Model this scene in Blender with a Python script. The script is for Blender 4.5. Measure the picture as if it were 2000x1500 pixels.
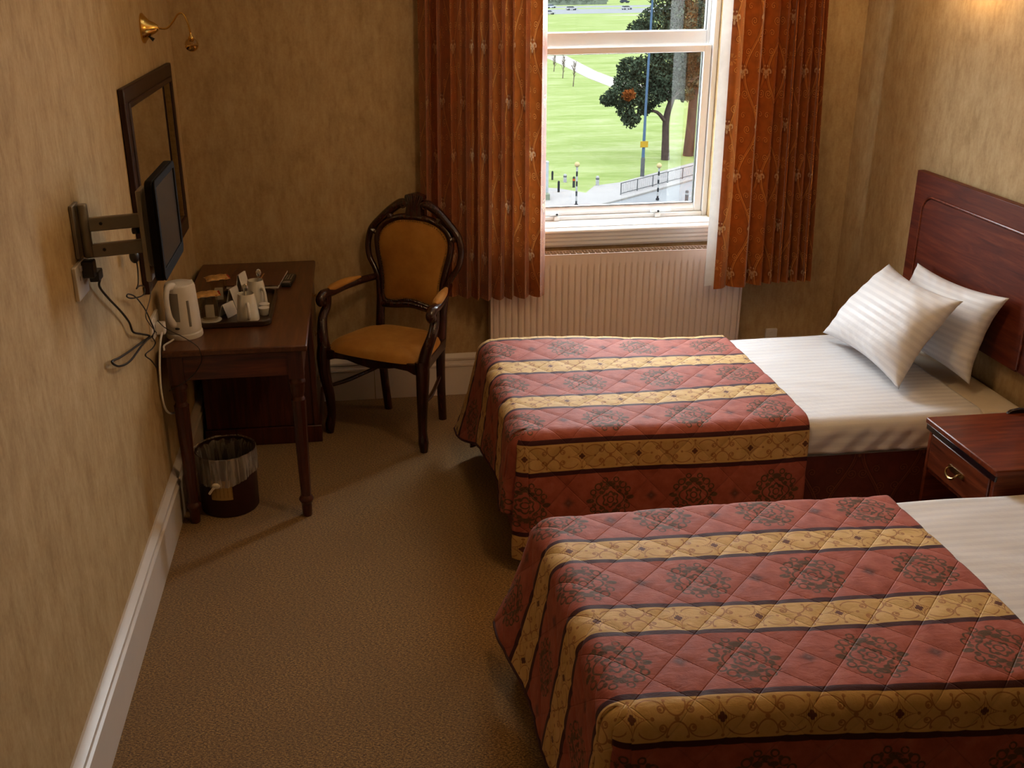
import bpy, math, random
import numpy as np
from math import sin, cos, pi, radians, sqrt, atan2

random.seed(7)
rng = np.random.default_rng(11)
for o in list(bpy.data.objects):
    bpy.data.objects.remove(o)
SC = bpy.context.scene
COL = SC.collection

# ---------------------------------------------------------------- camera
cam_data = bpy.data.cameras.new('camera')
cam_data.sensor_fit = 'HORIZONTAL'
cam_data.sensor_width = 36.0
cam_data.lens = 36.0 * 2049.4 / 2000.0
cam_data.shift_x = 0.04
cam_data.clip_start = 0.05
cam_data.clip_end = 2000
camera = bpy.data.objects.new('camera', cam_data)
COL.objects.link(camera)
camera.location = (0.815, -5.22, 2.15)
_yaw, _pit, _rol = radians(6.126), radians(21.833), radians(-0.729)
_f = np.array([sin(_yaw) * cos(_pit), cos(_yaw) * cos(_pit), -sin(_pit)])
_r = np.array([cos(_yaw), -sin(_yaw), 0.0])
_u = np.cross(_r, _f)
_r2 = _r * cos(_rol) + _u * sin(_rol)
_u2 = -_r * sin(_rol) + _u * cos(_rol)
from mathutils import Matrix, Vector
camera.rotation_euler = Matrix(((_r2[0], _u2[0], -_f[0]), (_r2[1], _u2[1], -_f[1]), (_r2[2], _u2[2], -_f[2]))).to_euler()
SC.camera = camera

# ---------------------------------------------------------------- sky, daylight, exposure
SKY_STRENGTH = 22.0
LAMP_WATTS = 0.80
FILL_WATTS = 0.80  # strength of the added fill lamp
world = bpy.data.worlds.new('overcast_sky')
SC.world = world
world.use_nodes = True
_bg = world.node_tree.nodes['Background']
_bg.inputs['Color'].default_value = (0.86, 0.93, 1.0, 1)
_bg.inputs['Strength'].default_value = SKY_STRENGTH
_pl = bpy.data.lights.new('window_daylight_portal', 'AREA')
_pl.shape = 'RECTANGLE'
_pl.size, _pl.size_y = 1.08, 1.75
_pl.cycles.is_portal = True
_po = bpy.data.objects.new('window_daylight_portal', _pl)
COL.objects.link(_po)
_po.location = (2.10, 0.305, 1.76)
_po.rotation_euler = (radians(-90), 0, 0)
SC.view_settings.view_transform = 'Standard'
SC.view_settings.look = 'None'
SC.view_settings.gamma = 1.0
SC.view_settings.use_curve_mapping = False
SC.view_settings.exposure = -0.08
SC.cycles.use_denoising = True
SC.cycles.max_bounces = 5
SC.cycles.diffuse_bounces = 3
SC.cycles.glossy_bounces = 3
SC.cycles.use_adaptive_sampling = True
SC.cycles.adaptive_threshold = 0.15
SC.cycles.adaptive_min_samples = 16
SC.cycles.transparent_max_bounces = 16
SC.cycles.sample_clamp_indirect = 6.0
SC.cycles.caustics_reflective = False
SC.cycles.caustics_refractive = False

# ---------------------------------------------------------------- mesh collector
class MB:
    def __init__(s):
        s.v, s.f, s.uv = [], [], []
        s.hasuv = False
    def add(s, verts, faces, uvs=None):
        n = len(s.v)
        s.v.extend([tuple(map(float, p)) for p in verts])
        s.f.extend([tuple(n + i for i in fc) for fc in faces])
        if uvs is not None:
            s.hasuv = True
            s.uv.extend([tuple(map(float, p)) for p in uvs])
        else:
            s.uv.extend([(0.0, 0.0)] * len(verts))
        return s
    def box(s, x0, x1, y0, y1, z0, z1):
        v = [(x, y, z) for z in (z0, z1) for y in (y0, y1) for x in (x0, x1)]
        return s.add(v, [(0, 2, 3, 1), (4, 5, 7, 6), (0, 1, 5, 4), (2, 6, 7, 3), (0, 4, 6, 2), (1, 3, 7, 5)])
    def tube(s, pts, r, seg=8, closed=False, flat=1.0):
        pts = np.array(pts, float); n = len(pts)
        rad = np.full(n, r) if np.isscalar(r) else np.interp(np.linspace(0, 1, n), np.linspace(0, 1, len(r)), r)
        if closed:
            tan = np.roll(pts, -1, 0) - np.roll(pts, 1, 0)
        else:
            tan = np.gradient(pts, axis=0)
        tan /= np.maximum(np.linalg.norm(tan, axis=1)[:, None], 1e-9)
        ref = np.array([0, 0, 1.0]) if abs(tan[0][2]) < 0.9 else np.array([1.0, 0, 0])
        a = np.cross(tan[0], ref); a /= np.linalg.norm(a)
        V = []
        for i in range(n):
            a = a - tan[i] * (a @ tan[i]); a /= max(np.linalg.norm(a), 1e-9)
            b = np.cross(tan[i], a)
            for k in range(seg):
                t = 2 * pi * k / seg
                V.append(pts[i] + rad[i] * (cos(t) * a + sin(t) * b * flat))
        F = []
        m = n if closed else n - 1
        for i in range(m):
            j = (i + 1) % n
            for k in range(seg):
                l = (k + 1) % seg
                F.append((i * seg + k, i * seg + l, j * seg + l, j * seg + k))
        if not closed:
            F.append(tuple(range(seg))[::-1]); F.append(tuple((n - 1) * seg + k for k in range(seg)))
        return s.add(V, F)
    def lathe(s, prof, c=(0, 0, 0), seg=24, axis='z', wob=None):
        V, F = [], []
        n = len(prof)
        for i, (r, h) in enumerate(prof):
            for k in range(seg):
                t = 2 * pi * k / seg
                rr = r * (wob(t, i) if wob else 1.0)
                p = (rr * cos(t), rr * sin(t), h)
                if axis == 'x': p = (p[2], p[0], p[1])
                elif axis == 'y': p = (p[1], p[2], p[0])
                V.append((p[0] + c[0], p[1] + c[1], p[2] + c[2]))
        for i in range(n - 1):
            for k in range(seg):
                l = (k + 1) % seg
                F.append((i * seg + k, i * seg + l, (i + 1) * seg + l, (i + 1) * seg + k))
        if prof[0][0] > 1e-6: F.append(tuple(range(seg))[::-1])
        if prof[-1][0] > 1e-6: F.append(tuple((n - 1) * seg + k for k in range(seg)))
        return s.add(V, F)
    def sphere(s, c, r, seg=16, rings=10, sx=1, sy=1, sz=1, h0=-1.0, h1=1.0):
        prof = []
        for i in range(rings + 1):
            a = math.asin(h0) + (math.asin(h1) - math.asin(h0)) * i / rings
            prof.append((max(r * cos(a), 1e-5), r * sin(a)))
        V, F = [], []
        for (rr, h) in prof:
            for k in range(seg):
                t = 2 * pi * k / seg
                V.append((c[0] + rr * cos(t) * sx, c[1] + rr * sin(t) * sy, c[2] + h * sz))
        for i in range(rings):
            for k in range(seg):
                l = (k + 1) % seg
                F.append((i * seg + k, i * seg + l, (i + 1) * seg + l, (i + 1) * seg + k))
        return s.add(V, F)
    def prism(s, poly, h0, h1, plane='xy'):
        # polygon (a, b) pushed out along the third axis from h0 to h1
        def m(a, b, h):
            return {'xy': (a, b, h), 'xz': (a, h, b), 'yz': (h, a, b)}[plane]
        n = len(poly)
        V = [m(a, b, h0) for a, b in poly] + [m(a, b, h1) for a, b in poly]
        F = [tuple(range(n))[::-1], tuple(range(n, 2 * n))]
        F += [(i, (i + 1) % n, n + (i + 1) % n, n + i) for i in range(n)]
        if plane == 'xz': F = [t[::-1] for t in F]
        return s.add(V, F)
    def grid(s, P, uv=None, flip=False):
        n, m = P.shape[:2]
        V = P.reshape(-1, 3)
        idx = np.arange(n * m).reshape(n, m)
        q = np.stack([idx[:-1, :-1], idx[1:, :-1], idx[1:, 1:], idx[:-1, 1:]], -1).reshape(-1, 4)
        if flip: q = q[:, ::-1]
        return s.add(V, q.tolist(), None if uv is None else uv.reshape(-1, 2))
    def ring(s, outer, inner, h0, h1, plane='xy'):
        # frame between two outlines of equal length
        def m(a, b, h):
            return {'xy': (a, b, h), 'xz': (a, h, b), 'yz': (h, a, b)}[plane]
        n = len(outer)
        V = [m(*p, h0) for p in outer] + [m(*p, h1) for p in outer] + [m(*p, h0) for p in inner] + [m(*p, h1) for p in inner]
        F = []
        for i in range(n):
            j = (i + 1) % n
            F += [(i, j, n + j, n + i), (2 * n + j, 2 * n + i, 3 * n + i, 3 * n + j),
                  (n + i, n + j, 3 * n + j, 3 * n + i), (j, i, 2 * n + i, 2 * n + j)]
        return s.add(V, F)

ORIGIN = {}
MESH_CACHE = {}
def tag(o, label=None, cat=None, group=None, kind=None):
    if label: o['label'] = label
    if cat: o['category'] = cat
    if group: o['group'] = group
    if kind: o['kind'] = kind
    return o
def thing(name, label, cat, loc=(0, 0, 0), rz=0.0, group=None, local=False):
    o = bpy.data.objects.new(name, None)
    COL.objects.link(o)
    o.empty_display_size = 0.05
    o.location = loc; o.rotation_euler = (0, 0, rz)
    ORIGIN[o.name] = (0, 0, 0) if local else tuple(loc)
    return tag(o, label, cat, group)
def ob(name, mb, mat, parent=None, loc=None, angle=40, bevel=0.0, smooth=True, label=None, cat=None, group=None, kind=None, subsurf=0):
    if parent is not None: org = ORIGIN[parent.name]
    elif loc is not None: org = loc
    else:
        a = np.array(mb.v); org = tuple(((a.min(0) + a.max(0)) / 2)[:2]) + (a[:, 2].min(),)
    me = bpy.data.meshes.new(name)
    a = np.array(mb.v, float) - np.array(org, float)
    me.from_pydata(a.tolist(), [], mb.f)
    if mb.hasuv:
        lay = me.uv_layers.new(name='cloth')
        li = np.empty(len(me.loops), np.int32); me.loops.foreach_get('vertex_index', li)
        lay.data.foreach_set('uv', np.array(mb.uv, np.float32)[li].ravel())
    me.materials.append(mat)
    if smooth:
        me.shade_smooth()
        me.set_sharp_from_angle(angle=radians(angle))
    me.update()
    o = bpy.data.objects.new(name, me)
    COL.objects.link(o)
    if parent is not None: o.parent = parent
    else: o.location = org
    ORIGIN[o.name] = org
    if bevel:
        md = o.modifiers.new('bevel', 'BEVEL'); md.width = bevel; md.segments = 2; md.limit_method = 'ANGLE'; md.angle_limit = radians(50)
        md.harden_normals = False
    if subsurf:
        md = o.modifiers.new('subsurf', 'SUBSURF'); md.levels = subsurf; md.render_levels = subsurf
    return tag(o, label, cat, group, kind)
def copy_tree(o, parent=None, **kw):
    c = o.copy(); COL.objects.link(c); c.parent = parent
    ORIGIN[c.name] = ORIGIN.get(o.name, (0, 0, 0))
    for k, v in kw.items(): c[k] = v
    for ch in [x for x in list(COL.objects) if x.parent == o]:
        copy_tree(ch, c)
    return c
def spline(pts, n=8):
    P = np.array(pts, float); out = []
    Q = np.vstack([2 * P[0] - P[1], P, 2 * P[-1] - P[-2]])
    for i in range(1, len(Q) - 2):
        for k in range(n):
            t = k / n
            out.append(0.5 * ((2 * Q[i]) + (-Q[i - 1] + Q[i + 1]) * t + (2 * Q[i - 1] - 5 * Q[i] + 4 * Q[i + 1] - Q[i + 2]) * t ** 2 + (-Q[i - 1] + 3 * Q[i] - 3 * Q[i + 1] + Q[i + 2]) * t ** 3))
    out.append(P[-1])
    return np.array(out)
def rrect(x0, x1, y0, y1, r, n=6):
    out = []
    for cx, cy, a0 in ((x1 - r, y1 - r, 0), (x0 + r, y1 - r, 90), (x0 + r, y0 + r, 180), (x1 - r, y0 + r, 270)):
        for k in range(n + 1):
            a = radians(a0 + 90 * k / n)
            out.append((cx + r * cos(a), cy + r * sin(a)))
    return out
def sstep(a, b, x):
    t = np.clip((x - a) / (b - a), 0, 1)
    return t * t * (3 - 2 * t)

# ---------------------------------------------------------------- node maths
class N:
    """a value in a shader tree with arithmetic"""
    def __init__(s, t, k): s.t, s.k = t, k
    def _op(s, op, *a, clamp=False):
        n = s.t.nodes.new('ShaderNodeMath'); n.operation = op; n.use_clamp = clamp
        for i, x in enumerate((s,) + a):
            if isinstance(x, N): s.t.links.new(x.k, n.inputs[i])
            else: n.inputs[i].default_value = x
        return N(s.t, n.outputs[0])
    def lift(s, x):
        if isinstance(x, N): return x
        n = s.t.nodes.new('ShaderNodeValue'); n.outputs[0].default_value = x
        return N(s.t, n.outputs[0])
    def __add__(s, o): return s._op('ADD', o)
    __radd__ = __add__
    def __sub__(s, o): return s._op('SUBTRACT', o)
    def __rsub__(s, o): return s.lift(o)._op('SUBTRACT', s)
    def __mul__(s, o): return s._op('MULTIPLY', o)
    __rmul__ = __mul__
    def __truediv__(s, o): return s._op('DIVIDE', o)
    def abs(s): return s._op('ABSOLUTE')
    def frac(s): return s._op('FRACT')
    def floor(s): return s._op('FLOOR')
    def sqrt(s): return s._op('SQRT')
    def cos(s): return s._op('COSINE')
    def sin(s): return s._op('SINE')
    def min(s, o): return s._op('MINIMUM', o)
    def max(s, o): return s._op('MAXIMUM', o)
    def lt(s, o): return s._op('LESS_THAN', o)
    def gt(s, o): return s._op('GREATER_THAN', o)
    def atan2(s, o): return s._op('ARCTAN2', o)
    def clamp(s): return s._op('ADD', 0.0, clamp=True)
    def rep(s, off, per):   # distance from the nearest of a row of centres
        return ((((s - off) / per) + 0.5).frac() - 0.5) * per
    def below(s, e, w):      # soft "less than e"
        n = s.t.nodes.new('ShaderNodeMapRange'); n.interpolation_type = 'SMOOTHSTEP'
        s.t.links.new(s.k, n.inputs['Value'])
        n.inputs['From Min'].default_value = e - w; n.inputs['From Max'].default_value = e + w
        n.inputs['To Min'].default_value = 1; n.inputs['To Max'].default_value = 0
        return N(s.t, n.outputs['Result'])
def hyp(a, b): return (a * a + b * b).sqrt()
def union(*a):
    r = a[0]
    for x in a[1:]: r = r.max(x)
    return r

class Mat:
    def __init__(s, name, rough=0.6, **kw):
        s.m = bpy.data.materials.new(name); s.m.use_nodes = True
        s.t = s.m.node_tree
        s.b = s.t.nodes['Principled BSDF']; s.out = s.t.nodes['Material Output']
        s.b.inputs['Roughness'].default_value = rough
        for k, v in kw.items(): s.b.inputs[k.replace('_', ' ')].default_value = v
    def node(s, ty, **kw):
        n = s.t.nodes.new(ty)
        for k, v in kw.items():
            if hasattr(n, k): setattr(n, k, v)
            else: n.inputs[k.replace('_', ' ')].default_value = v
        return n
    def link(s, a, b): s.t.links.new(a.k if isinstance(a, N) else a, b)
    def coords(s, which='Object'):
        return s.node('ShaderNodeTexCoord').outputs[which]
    def xyz(s, vec):
        n = s.node('ShaderNodeSeparateXYZ'); s.link(vec, n.inputs[0])
        return [N(s.t, n.outputs[i]) for i in range(3)]
    def uv(s):
        n = s.node('ShaderNodeUVMap', uv_map='cloth')
        return s.xyz(n.outputs[0])[:2]
    def mapped(s, vec, scale=(1, 1, 1), rot=(0, 0, 0)):
        n = s.node('ShaderNodeMapping'); s.link(vec, n.inputs[0])
        n.inputs['Scale'].default_value = scale; n.inputs['Rotation'].default_value = rot
        return n.outputs[0]
    def noise(s, vec, scale, detail=3, rough=0.55, dist=0.0):
        n = s.node('ShaderNodeTexNoise'); s.link(vec, n.inputs['Vector'])
        n.inputs['Scale'].default_value = scale; n.inputs['Detail'].default_value = detail
        n.inputs['Roughness'].default_value = rough; n.inputs['Distortion'].default_value = dist
        return N(s.t, n.outputs[0])
    def rgb(s, c):
        n = s.node('ShaderNodeRGB'); n.outputs[0].default_value = (*c, 1); return n.outputs[0]
    def mix(s, a, b, f):
        n = s.node('ShaderNodeMix', data_type='RGBA')
        for sock, x in ((n.inputs[6], a), (n.inputs[7], b)):
            if isinstance(x, tuple): sock.default_value = (*x, 1)
            else: s.link(x, sock)
        if isinstance(f, N): s.link(f, n.inputs[0])
        else: n.inputs[0].default_value = f
        return n.outputs[2]
    def ramp(s, f, stops):
        n = s.node('ShaderNodeValToRGB'); s.link(f, n.inputs[0])
        cr = n.color_ramp
        while len(cr.elements) < len(stops): cr.elements.new(0.5)
        for e, (p, c) in zip(cr.elements, stops): e.position = p; e.color = (*c, 1)
        return n.outputs[0]
    def color(s, c):
        if isinstance(c, tuple): s.b.inputs['Base Color'].default_value = (*c, 1)
        else: s.link(c, s.b.inputs['Base Color'])
        return s
    def bump(s, h, strength=0.3, dist=0.01):
        n = s.node('ShaderNodeBump'); n.inputs['Strength'].default_value = strength; n.inputs['Distance'].default_value = dist
        s.link(h, n.inputs['Height']); s.link(n.outputs[0], s.b.inputs['Normal'])
        return s

def plain(name, c, rough=0.6, var=0.12, scale=40, bump=0.0, **kw):
    m = Mat(name, rough, **kw)
    n = m.noise(m.coords(), scale, 4)
    lo = tuple(x * (1 - var) for x in c); hi = tuple(min(1, x * (1 + var)) for x in c)
    m.color(m.ramp(n, [(0.3, lo), (0.7, hi)]))
    if bump: m.bump(n, bump, 0.003)
    return m.m
def wood(name, dark, mid, light, axis='x', scale=1.0, rough=0.28, coat=0.35, spec=0.4):
    m = Mat(name, rough, Coat_Weight=coat, Coat_Roughness=0.18, Specular_IOR_Level=spec)
    sc = {'x': (1.2, 14, 14), 'y': (14, 1.2, 14), 'z': (14, 14, 1.2)}[axis]
    v = m.mapped(m.coords(), tuple(k * scale for k in sc))
    g = m.noise(v, 3.0, 6, 0.65, 0.6)
    m.color(m.ramp(g, [(0.28, dark), (0.5, mid), (0.74, light)]))
    m.bump(g, 0.06, 0.002)
    return m.m
# ---------------------------------------------------------------- materials
def wallpaper():
    m = Mat('mottled_wallpaper', 0.75)
    c = m.coords()
    n1 = m.noise(m.mapped(c, (3, 3, 1.6)), 3.6, 6, 0.62, 0.3)
    n2 = m.noise(m.mapped(c, (30, 30, 9)), 1.5, 5, 0.7)
    n3 = m.noise(c, 90, 2)
    f = n1 * 0.45 + n2 * 0.40 + n3 * 0.15
    m.color(m.ramp(f, [(0.38, (0.385, 0.25, 0.105)), (0.5, (0.485, 0.335, 0.158)), (0.62, (0.57, 0.415, 0.215))]))
    m.bump(n2 * 0.5 + n3 * 0.5, 0.08, 0.002)
    return m.m
def carpet():
    m = Mat('brown_carpet', 0.95, Sheen_Weight=0.3, Sheen_Roughness=0.5)
    c = m.coords()
    x, y, z = m.xyz(c)
    big = m.noise(c, 3.0, 3)
    fl = m.noise(m.mapped(c, (1, 1.8, 1), (0, 0, 0.6)), 120, 2, 0.6)
    fl2 = m.noise(m.mapped(c, (1.7, 1, 1), (0, 0, 0.3)), 200, 2, 0.6)
    f = (fl * 0.6 + fl2 * 0.4)
    col = m.ramp(f, [(0.38, (0.060, 0.026, 0.005)), (0.5, (0.222, 0.113, 0.026)), (0.62, (0.47, 0.27, 0.072))])
    col = m.mix(col, (0.165, 0.085, 0.022), big.below(0.45, 0.25) * 0.3)
    m.color(col)
    m.bump(f, 0.7, 0.004)
    return m.m
M = {}
M['wall'] = wallpaper()
M['carpet'] = carpet()
M['ceiling'] = plain('ceiling_paint', (0.72, 0.68, 0.6), 0.9, 0.03)
M['gloss_white'] = plain('white_gloss_paint', (0.74, 0.67, 0.62), 0.32, 0.03, 8)
M['upvc'] = plain('white_plastic_frame', (0.82, 0.83, 0.83), 0.3, 0.02, 5)
M['rad'] = plain('radiator_enamel', (0.82, 0.71, 0.66), 0.35, 0.02, 6)
M['mahog_x'] = wood('mahogany', (0.055, 0.010, 0.004), (0.15, 0.028, 0.010), (0.27, 0.062, 0.02), 'x', 1.0, 0.3, 0.05, 0.35)
M['mahog_y'] = wood('mahogany_long', (0.05, 0.010, 0.004), (0.13, 0.026, 0.009), (0.24, 0.055, 0.018), 'y', 1.0, 0.3, 0.05, 0.35)
M['mahog_z'] = wood('mahogany_upright', (0.045, 0.009, 0.005), (0.10, 0.022, 0.011), (0.17, 0.042, 0.018), 'z', 1.0, 0.28)
M['desk_top'] = wood('desk_top_wood', (0.055, 0.017, 0.007), (0.098, 0.033, 0.013), (0.15, 0.055, 0.022), 'y', 1.0, 0.36, 0.25)
M['desk_wood'] = wood('desk_wood', (0.03, 0.006, 0.003), (0.085, 0.018, 0.008), (0.17, 0.042, 0.015), 'x', 1.0, 0.33, 0.3)
M['desk_leg'] = wood('desk_leg_wood', (0.024, 0.005, 0.003), (0.060, 0.013, 0.007), (0.105, 0.026, 0.012), 'z', 1.0, 0.33, 0.3)
M['chair_wood'] = wood('chair_wood', (0.014, 0.004, 0.003), (0.034, 0.008, 0.005), (0.062, 0.016, 0.009), 'z', 1.0, 0.26, 0.4)
M['head_wood'] = wood('headboard_wood', (0.050, 0.007, 0.003), (0.115, 0.018, 0.006), (0.20, 0.042, 0.014), 'y', 0.8, 0.42, 0.0, 0.2)
M['frame_wood'] = wood('mirror_frame_wood', (0.014, 0.005, 0.003), (0.030, 0.010, 0.006), (0.05, 0.019, 0.010), 'z', 1.0, 0.45, 0.0, 0.3)
def velvet():
    m = Mat('mustard_velvet', 0.8, Sheen_Weight=0.5, Sheen_Roughness=0.4)
    c = m.coords()
    n = m.noise(c, 9, 4, 0.6)
    m.b.inputs['Sheen Tint'].default_value = (0.9, 0.55, 0.2, 1)
    m.color(m.ramp(n, [(0.3, (0.37, 0.15, 0.020)), (0.55, (0.47, 0.21, 0.032)), (0.75, (0.54, 0.26, 0.05))]))
    m.bump(m.noise(c, 300, 2), 0.15, 0.001)
    return m.m
M['velvet'] = velvet()
M['brass'] = plain('polished_brass', (0.72, 0.47, 0.13), 0.16, 0.06, 30, Metallic=1.0)
M['old_brass'] = plain('aged_brass', (0.35, 0.22, 0.08), 0.3, 0.2, 60, Metallic=1.0)
M['steel'] = plain('spoon_steel', (0.7, 0.68, 0.65), 0.18, 0.03, 30, Metallic=1.0)
M['bracket'] = plain('grey_bracket_metal', (0.30, 0.27, 0.23), 0.42, 0.06, 30, Metallic=0.6)
M['black'] = plain('black_plastic', (0.012, 0.011, 0.011), 0.35, 0.2, 40)
M['dark_grey'] = plain('dark_grey_plastic', (0.05, 0.045, 0.04), 0.4, 0.15, 40)
M['screen'] = plain('dark_tv_screen', (0.028, 0.020, 0.012), 0.3, 0.1, 10, Specular_IOR_Level=0.25)
M['tv_black'] = plain('matt_black_casing', (0.010, 0.008, 0.007), 0.65, 0.2, 40, Specular_IOR_Level=0.08)
M['piping'] = plain('maroon_piping', (0.05, 0.010, 0.014), 0.7, 0.1, 40)
M['white_plastic'] = plain('white_plastic', (0.78, 0.74, 0.70), 0.35, 0.02, 20)
M['grey_plastic'] = plain('grey_plastic', (0.22, 0.20, 0.18), 0.4, 0.05, 20)
M['china'] = plain('white_china', (0.80, 0.77, 0.70), 0.2, 0.02, 20, Coat_Weight=0.4)
M['paper'] = plain('white_paper', (0.78, 0.74, 0.70), 0.8, 0.05, 50)
M['tray'] = plain('dark_brown_tray', (0.035, 0.017, 0.011), 0.3, 0.2, 30)
M['leather'] = plain('brown_leather', (0.10, 0.035, 0.018), 0.45, 0.2, 60, 0.15)
M['foil_red'] = plain('red_wrapper', (0.42, 0.02, 0.02), 0.25, 0.1, 30)
M['biscuit'] = plain('biscuit_wrapper', (0.60, 0.33, 0.10), 0.35, 0.3, 60)
M['wrapper_white'] = plain('cream_wrapper', (0.75, 0.68, 0.55), 0.35, 0.1, 50)
M['bin'] = plain('maroon_bin', (0.035, 0.008, 0.009), 0.4, 0.2, 20)
M['rubber'] = plain('castor_rubber', (0.02, 0.02, 0.022), 0.5, 0.1, 40)
M['darkline'] = plain('dark_edge_lacquer', (0.012, 0.006, 0.008), 0.18, 0.2, 30, Coat_Weight=0.6)
def bin_label():
    m = Mat('tan_bin_label', 0.7)
    x, y, z = m.xyz(m.coords('Generated'))
    l = (x * 34).sin().gt(0.55) * z.gt(0.12) * z.lt(0.85)
    n = m.noise(m.coords(), 120, 2)
    m.color(m.mix((0.40, 0.25, 0.08), (0.22, 0.12, 0.035), l * n))
    return m.m
M['bin_label'] = bin_label()
def seethrough(name, tint, gloss=0.05, rough=0.02, ior=1.45, haze=0.0, hazecol=(0.8, 0.8, 0.8)):
    m = Mat(name); t = m.t
    t.nodes.remove(m.b)
    tr = m.node('ShaderNodeBsdfTransparent'); tr.inputs[0].default_value = (*tint, 1)
    gl = m.node('ShaderNodeBsdfGlossy'); gl.inputs['Roughness'].default_value = rough
    lw = m.node('ShaderNodeLayerWeight'); lw.inputs['Blend'].default_value = 0.5
    f = N(t, lw.outputs['Facing'])
    f2 = f * f
    f = f2 * f2 * f * 0.85 + gloss
    mx = m.node('ShaderNodeMixShader')
    m.link(f, mx.inputs[0]); t.links.new(tr.outputs[0], mx.inputs[1]); t.links.new(gl.outputs[0], mx.inputs[2])
    last = mx.outputs[0]
    if haze > 0:
        df = m.node('ShaderNodeBsdfDiffuse'); df.inputs[0].default_value = (*hazecol, 1)
        m2 = m.node('ShaderNodeMixShader')
        n = m.noise(m.mapped(m.coords(), (1, 1, 0.10)), 46, 3, 0.6, 0.8)
        f = n.below(0.5, 0.12)
        f = (1 - f) * haze * 0.8 + haze * 0.5
        m.link(f, m2.inputs[0]); t.links.new(last, m2.inputs[1]); t.links.new(df.outputs[0], m2.inputs[2])
        last = m2.outputs[0]
    t.links.new(last, m.out.inputs[0])
    return m.m
M['pane'] = seethrough('window_glass', (0.97, 0.98, 0.97))
M['tumbler'] = seethrough('drinking_glass', (0.93, 0.91, 0.86), ior=1.5)
M['liner'] = seethrough('clear_bin_liner', (0.95, 0.93, 0.9), rough=0.12, ior=1.35, haze=0.30, hazecol=(0.85, 0.78, 0.7))
M['mirror'] = plain('mirror_glass', (0.86, 0.85, 0.80), 0.02, 0.01, 5, Metallic=1.0)
def bulb_lit():
    m = Mat('lit_bulb_glass', 0.3)
    e = m.b
    e.inputs['Base Color'].default_value = (1, 0.9, 0.7, 1)
    e.inputs['Emission Color'].default_value = (1.0, 0.61, 0.27, 1)
    e.inputs['Emission Strength'].default_value = 620.0 * LAMP_WATTS
    return m.m
M['bulb_lit'] = bulb_lit()
def opal():
    m = Mat('fill_lamp_opal', 0.3)
    m.b.inputs['Emission Color'].default_value = (1.0, 0.68, 0.36, 1)
    m.b.inputs['Emission Strength'].default_value = 55.0 * FILL_WATTS
    return m.m
M['opal'] = opal()
M['bulb_clear'] = seethrough('clear_bulb_glass', (0.85, 0.75, 0.55), ior=1.5)

def sheet():
    m = Mat('white_satin_stripe_sheet', 0.55, Sheen_Weight=0.2)
    u, v = m.uv()
    st = v.rep(0.0, 0.036).abs().below(0.009, 0.003)
    m.color(m.mix((0.74, 0.72, 0.73), (0.82, 0.80, 0.80), st))
    r = m.mix((0.7, 0.7, 0.7), (0.5, 0.5, 0.5), st)
    m.link(r, m.b.inputs['Roughness'])
    m.bump(m.noise(m.coords(), 14, 4, 0.6), 0.12, 0.02)
    return m.m
M['sheet'] = sheet()
M['fitted'] = plain('cream_fitted_sheet', (0.76, 0.66, 0.52), 0.8, 0.04, 20)
M['mattress'] = plain('mattress_ticking', (0.70, 0.66, 0.60), 0.8, 0.04, 20)

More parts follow.
